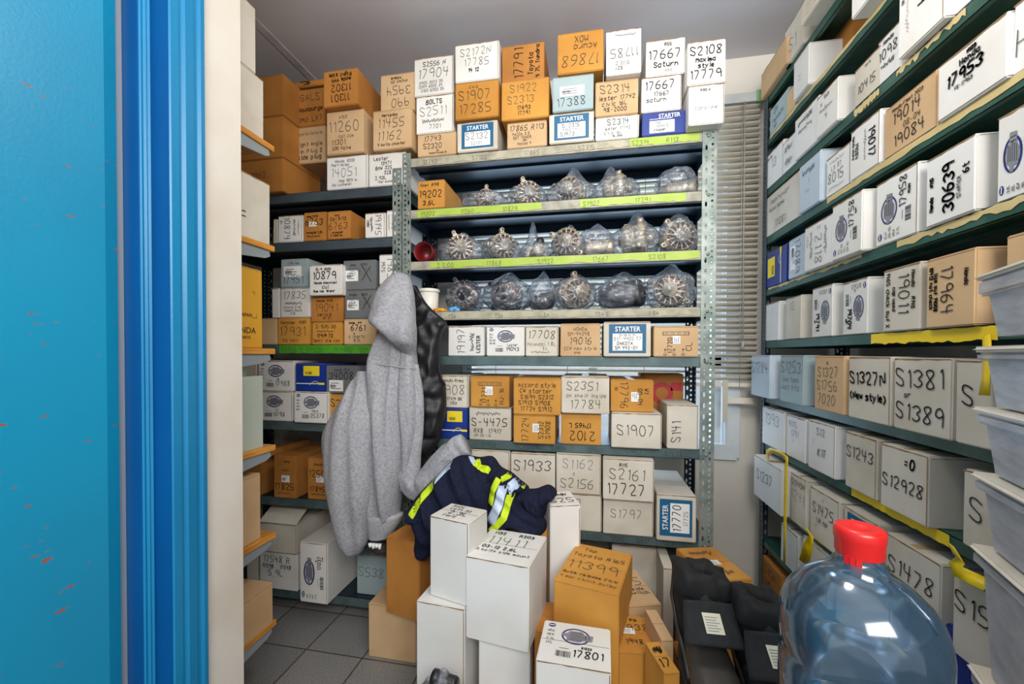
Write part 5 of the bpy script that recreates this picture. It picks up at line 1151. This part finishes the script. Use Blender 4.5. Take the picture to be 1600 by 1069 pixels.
# children are made in world space, their thing sits at the origin point below them
def rebase(root):
    inv = Vector(root.location)
    for ch in root.children:
        for v in ch.data.vertices: v.co -= inv
hd = thing('hoodie', 'light grey hooded sweatshirt hanging from the post between the shelving units', 'hoodie', (onY(610,860,1.46).x, 1.46, onY(610,860,1.46).z))
rowsloft('body', [(522,594,640,1.49,.035),(545,584,644,1.485,.04),(566,576,642,1.48,.05),(600,582,637,1.475,.07),(640,584,636,1.465,.085),(690,585,637,1.46,.09),(740,584,632,1.455,.085),(780,582,626,1.455,.07),(806,578,624,1.46,.055)], marl, hd, 3, A=.026, kx=16, kz=1.5)
rowsloft('front_panel', [(520,628,649,1.485,.03),(545,630,650,1.48,.04),(580,628,653,1.475,.05),(640,627,657,1.465,.06),(690,630,653,1.46,.055),(740,626,643,1.46,.045),(765,622,635,1.46,.02)], marl, hd, 4, A=.012, kx=18, kz=2)
rowsloft('fleece_lining', [(700,612,640,1.50,.02),(740,606,634,1.50,.03),(806,600,624,1.50,.03)], rib, hd, 6, A=.01)
rowsloft('hem_rib', [(801,576,628,1.452,.055),(806,575,629,1.452,.058),(822,577,622,1.455,.052),(837,579,612,1.46,.045)], rib, hd, 5, A=.004, kx=30, kz=2)
rowsloft('left_sleeve', [(580,563,575,1.45,.03),(610,545,580,1.44,.04),(645,525,591,1.43,.07),(675,512,592,1.425,.08),(720,514,590,1.42,.08),(770,521,587,1.42,.072),(815,529,578,1.425,.055),(845,536,574,1.43,.045),(860,543,567,1.435,.032),(866,549,562,1.44,.015)], marl, hd, 8, A=.024, kx=15, kz=1.6)
rowsloft('hood', [(428,620,634,1.50,.018),(436,607,641,1.49,.035),(455,593,646,1.475,.05),(475,586,648,1.465,.06),(490,582,649,1.46,.065),(504,582,649,1.435,.075),(514,594,650,1.43,.078),(526,608,650,1.43,.075),(537,618,650,1.435,.065),(552,634,650,1.465,.035),(562,642,650,1.47,.02)], marl, hd, 15, A=.014, kx=10, kz=5)
pxtube('right_sleeve', [(648,570,1.46,7),(652,620,1.455,11),(649,670,1.45,14),(641,715,1.445,17),(642,752,1.44,20),(662,762,1.43,24),(686,736,1.42,26),(704,716,1.41,24),(716,705,1.40,21)], marl, hd, 20)
pxtube('right_cuff', [(712,708,1.40,21),(720,700,1.398,21),(728,695,1.396,19)], rib, hd, 22, flat=.6)
g = bmesh.new(); tube(g, [onY(u, v, Y) for u, v, Y in ((573,566,1.428),(590,569,1.420),(612,572,1.416),(632,575,1.420),(650,576,1.435))], .0022, 6); link('shoulder_seam', g, rib, hd)
rebase(hd)
vs_ = thing('vest', 'black quilted sleeveless vest hanging beside the grey hoodie', 'vest', (onY(665,770,1.52).x, 1.52, onY(665,770,1.52).z))
rowsloft('quilted_body', [(448,646,651,1.545,.006),(470,644,664,1.545,.012),(490,643,683,1.54,.016),(503,643,697,1.54,.018),(510,643,698,1.54,.018),(520,643,691,1.538,.02),(545,643,686,1.535,.025),(575,644,686,1.53,.03),(592,644,690,1.53,.032),(602,645,696,1.53,.034),(640,648,697,1.525,.038),(668,650,691,1.525,.036),(688,648,687,1.525,.034),(706,645,677,1.525,.028),(722,643,665,1.525,.022),(745,641,655,1.525,.014),(768,641,647,1.525,.006)], vestm, vs_, 31, A=.016, kx=16, kz=12, quilt=31, sub=7)
g = bmesh.new(); tube(g, [onY(u, v, 1.515) for u, v in ((697,505),(691,520),(687,545),(686,575),(690,592),(696,602))], .004, 8); link('armhole_piping', g, mat('black_binding', (30,31,34), .7), vs_)
rebase(vs_)
YJ = 1.37
def pillow(name, pts, Yc, T, m, parent, seed, rings=16, per=6, A=.014, k=24, angle=0):
    P = [onY(u, v, Yc) for u, v in pts]; c = sum(P, Vector())/len(P); n0 = len(P); Q = []
    for i in range(n0):
        p0, p1, p2, p3 = P[i-1], P[i], P[(i+1) % n0], P[(i+2) % n0]
        for j in range(per): t = j/per; Q.append(.5*((2*p1)+(p2-p0)*t+(2*p0-5*p1+4*p2-p3)*t*t+(3*p1-p0-3*p2+p3)*t**3))
    n = len(Q); g = bmesh.new(); F_, Bk = [], []; ca, sa = math.cos(angle), math.sin(angle)
    for j in range(rings+1):
        t = j/rings; s = 1-t
        h = math.sqrt(max(0, 1-s**2.4)); rf, rb = [], []
        for q in Q:
            p = c+(q-c)*s; xx = (p.x*ca+p.z*sa); zz = (-p.x*sa+p.z*ca)
            fd = fold(xx, zz, seed, k, k*.28)*A*min(1, h*1.5)
            rf.append(g.verts.new((p.x, Yc-T*h-fd, p.z))); rb.append(g.verts.new((p.x, Yc+T*.4*h, p.z)) if j else rf[-1])
            if j == rings: break
        F_.append(rf); Bk.append(rb)
    for G in (F_, Bk):
        for j in range(rings):
            for i in range(n):
                i2 = (i+1) % n
                try:
                    if j == rings-1: g.faces.new((G[j][i], G[j][i2], G[j+1][0]))
                    else: g.faces.new((G[j][i], G[j][i2], G[j+1][i2], G[j+1][i]))
                except ValueError: pass
    bmesh.ops.recalc_face_normals(g, faces=g.faces[:]); return link(name, g, m, parent, smooth=True)
jk = thing('work_jacket', 'navy work jacket with fluorescent yellow and silver bands heaped on the cartons', 'jacket', (onY(750,860,YJ).x, YJ, onY(750,860,YJ).z))
pillow('back_panel', [(636,806),(641,790),(660,766),(690,736),(710,716),(728,711),(752,718),(776,744),(779,790),(768,822),(740,838),(700,842),(680,852),(673,869),(656,868),(650,834),(646,812)], YJ-.01, .085, navy, jk, 41, A=.036, k=19, angle=.5)
pillow('far_panel', [(725,713),(750,714),(770,713),(783,729),(800,738),(814,750),(827,763),(808,776),(784,790),(756,780),(738,745)], YJ+.005, .06, navy, jk, 43, A=.026, k=22, angle=-.6)
pillow('front_panel', [(774,744),(802,764),(816,788),(835,798),(852,811),(853,828),(840,837),(824,830),(800,825),(772,828),(754,824),(762,792),(766,765)], YJ-.04, .055, navy, jk, 45, A=.020, k=24, angle=1.0)
pillow('sleeve', [(804,772),(818,764),(838,763),(857,757),(869,765),(869,773),(858,781),(853,800),(845,814),(830,808),(812,797)], YJ-.01, .05, navy, jk, 47, A=.022, k=26, angle=.3)
bvs = []
for ch in jk.children:
    me = ch.data; bvs.append(BVHTree.FromPolygons([v.co.copy() for v in me.vertices], [list(p.vertices) for p in me.polygons]))
def ribbon(name, pts, wpx, m, off=.0022):
    P = [Vector((p.x, 0, p.z)) for p in (onY(u, v, YJ-.06) for u, v in pts)]; w = wpx*(YJ-.06)/FPX
    S = []; 
    for a, b_ in zip(P, P[1:]):
        for k in range(10): S.append(a.lerp(b_, k/10))
    S.append(P[-1]); g = bmesh.new(); rg = []
    for i, c in enumerate(S):
        t = (S[min(i+2, len(S)-1)]-S[max(0, i-2)]).normalized(); s_ = Vector((-t.z, 0, t.x)); ring = []
        for k in range(9):
            q = c+s_*w*(k/8-.5); ys = [h[0].y for h in (bv.ray_cast(Vector((q.x, .9, q.z)), Vector((0, 1, 0))) for bv in bvs) if h[0] is not None]
            ring.append(g.verts.new((q.x, min(ys)-off, q.z)) if ys else None)
        rg.append(ring)
    for a, b_ in zip(rg, rg[1:]):
        for k in range(8):
            f4 = (a[k], a[k+1], b_[k+1], b_[k])
            if all(f4) and max(x.co.y for x in f4)-min(x.co.y for x in f4) < .03: g.faces.new(f4)
    for v in [v for v in g.verts if not v.link_faces]: g.verts.remove(v)
    bmesh.ops.recalc_face_normals(g, faces=g.faces[:])
    o = link(name, g, m, jk, smooth=True); o.modifiers.new('t', 'SOLIDIFY').thickness = .0012; return o
ribbon('yellow_band', [(645,804),(651,790),(664,772),(678,754)], 12, hiy); ribbon('silver_band', [(680,750),(691,737),(704,726)], 9, sil)
ribbon('silver_band', [(727,716),(740,726)], 4, sil); ribbon('yellow_band', [(739,724),(750,731),(763,739)], 8, hiy)
ribbon('yellow_band', [(779,748),(772,764),(769,784)], 10, hiy); ribbon('silver_band', [(788,758),(782,785),(768,813)], 15, sil); ribbon('yellow_band', [(800,770),(792,800),(769,826)], 11, hiy)
ribbon('yellow_band', [(783,750),(792,748),(803,741)], 9, hiy); ribbon('silver_band', [(795,764),(806,757),(814,749)], 15, sil); ribbon('yellow_band', [(814,766),(823,758)], 7, hiy)
rebase(jk)
gv = blob('glove', (onY(594,850,1.43).x, 1.43, onY(594,864,1.43).z), (.028,.02,.022), mat('dark_knit', (48,40,34), .9, bump=.6, bscale=90), 'dark knitted glove tucked below the hoodie hem', 'glove', 12, .3)
g = bmesh.new()
for i in range(4): tube(g, [(-.03+.013*i, -.021, .045), (-.028+.013*i, -.024, .030-.004*(i % 2))], [.008,.005], 10)
link('white_cuff', g, PAPER, gv)
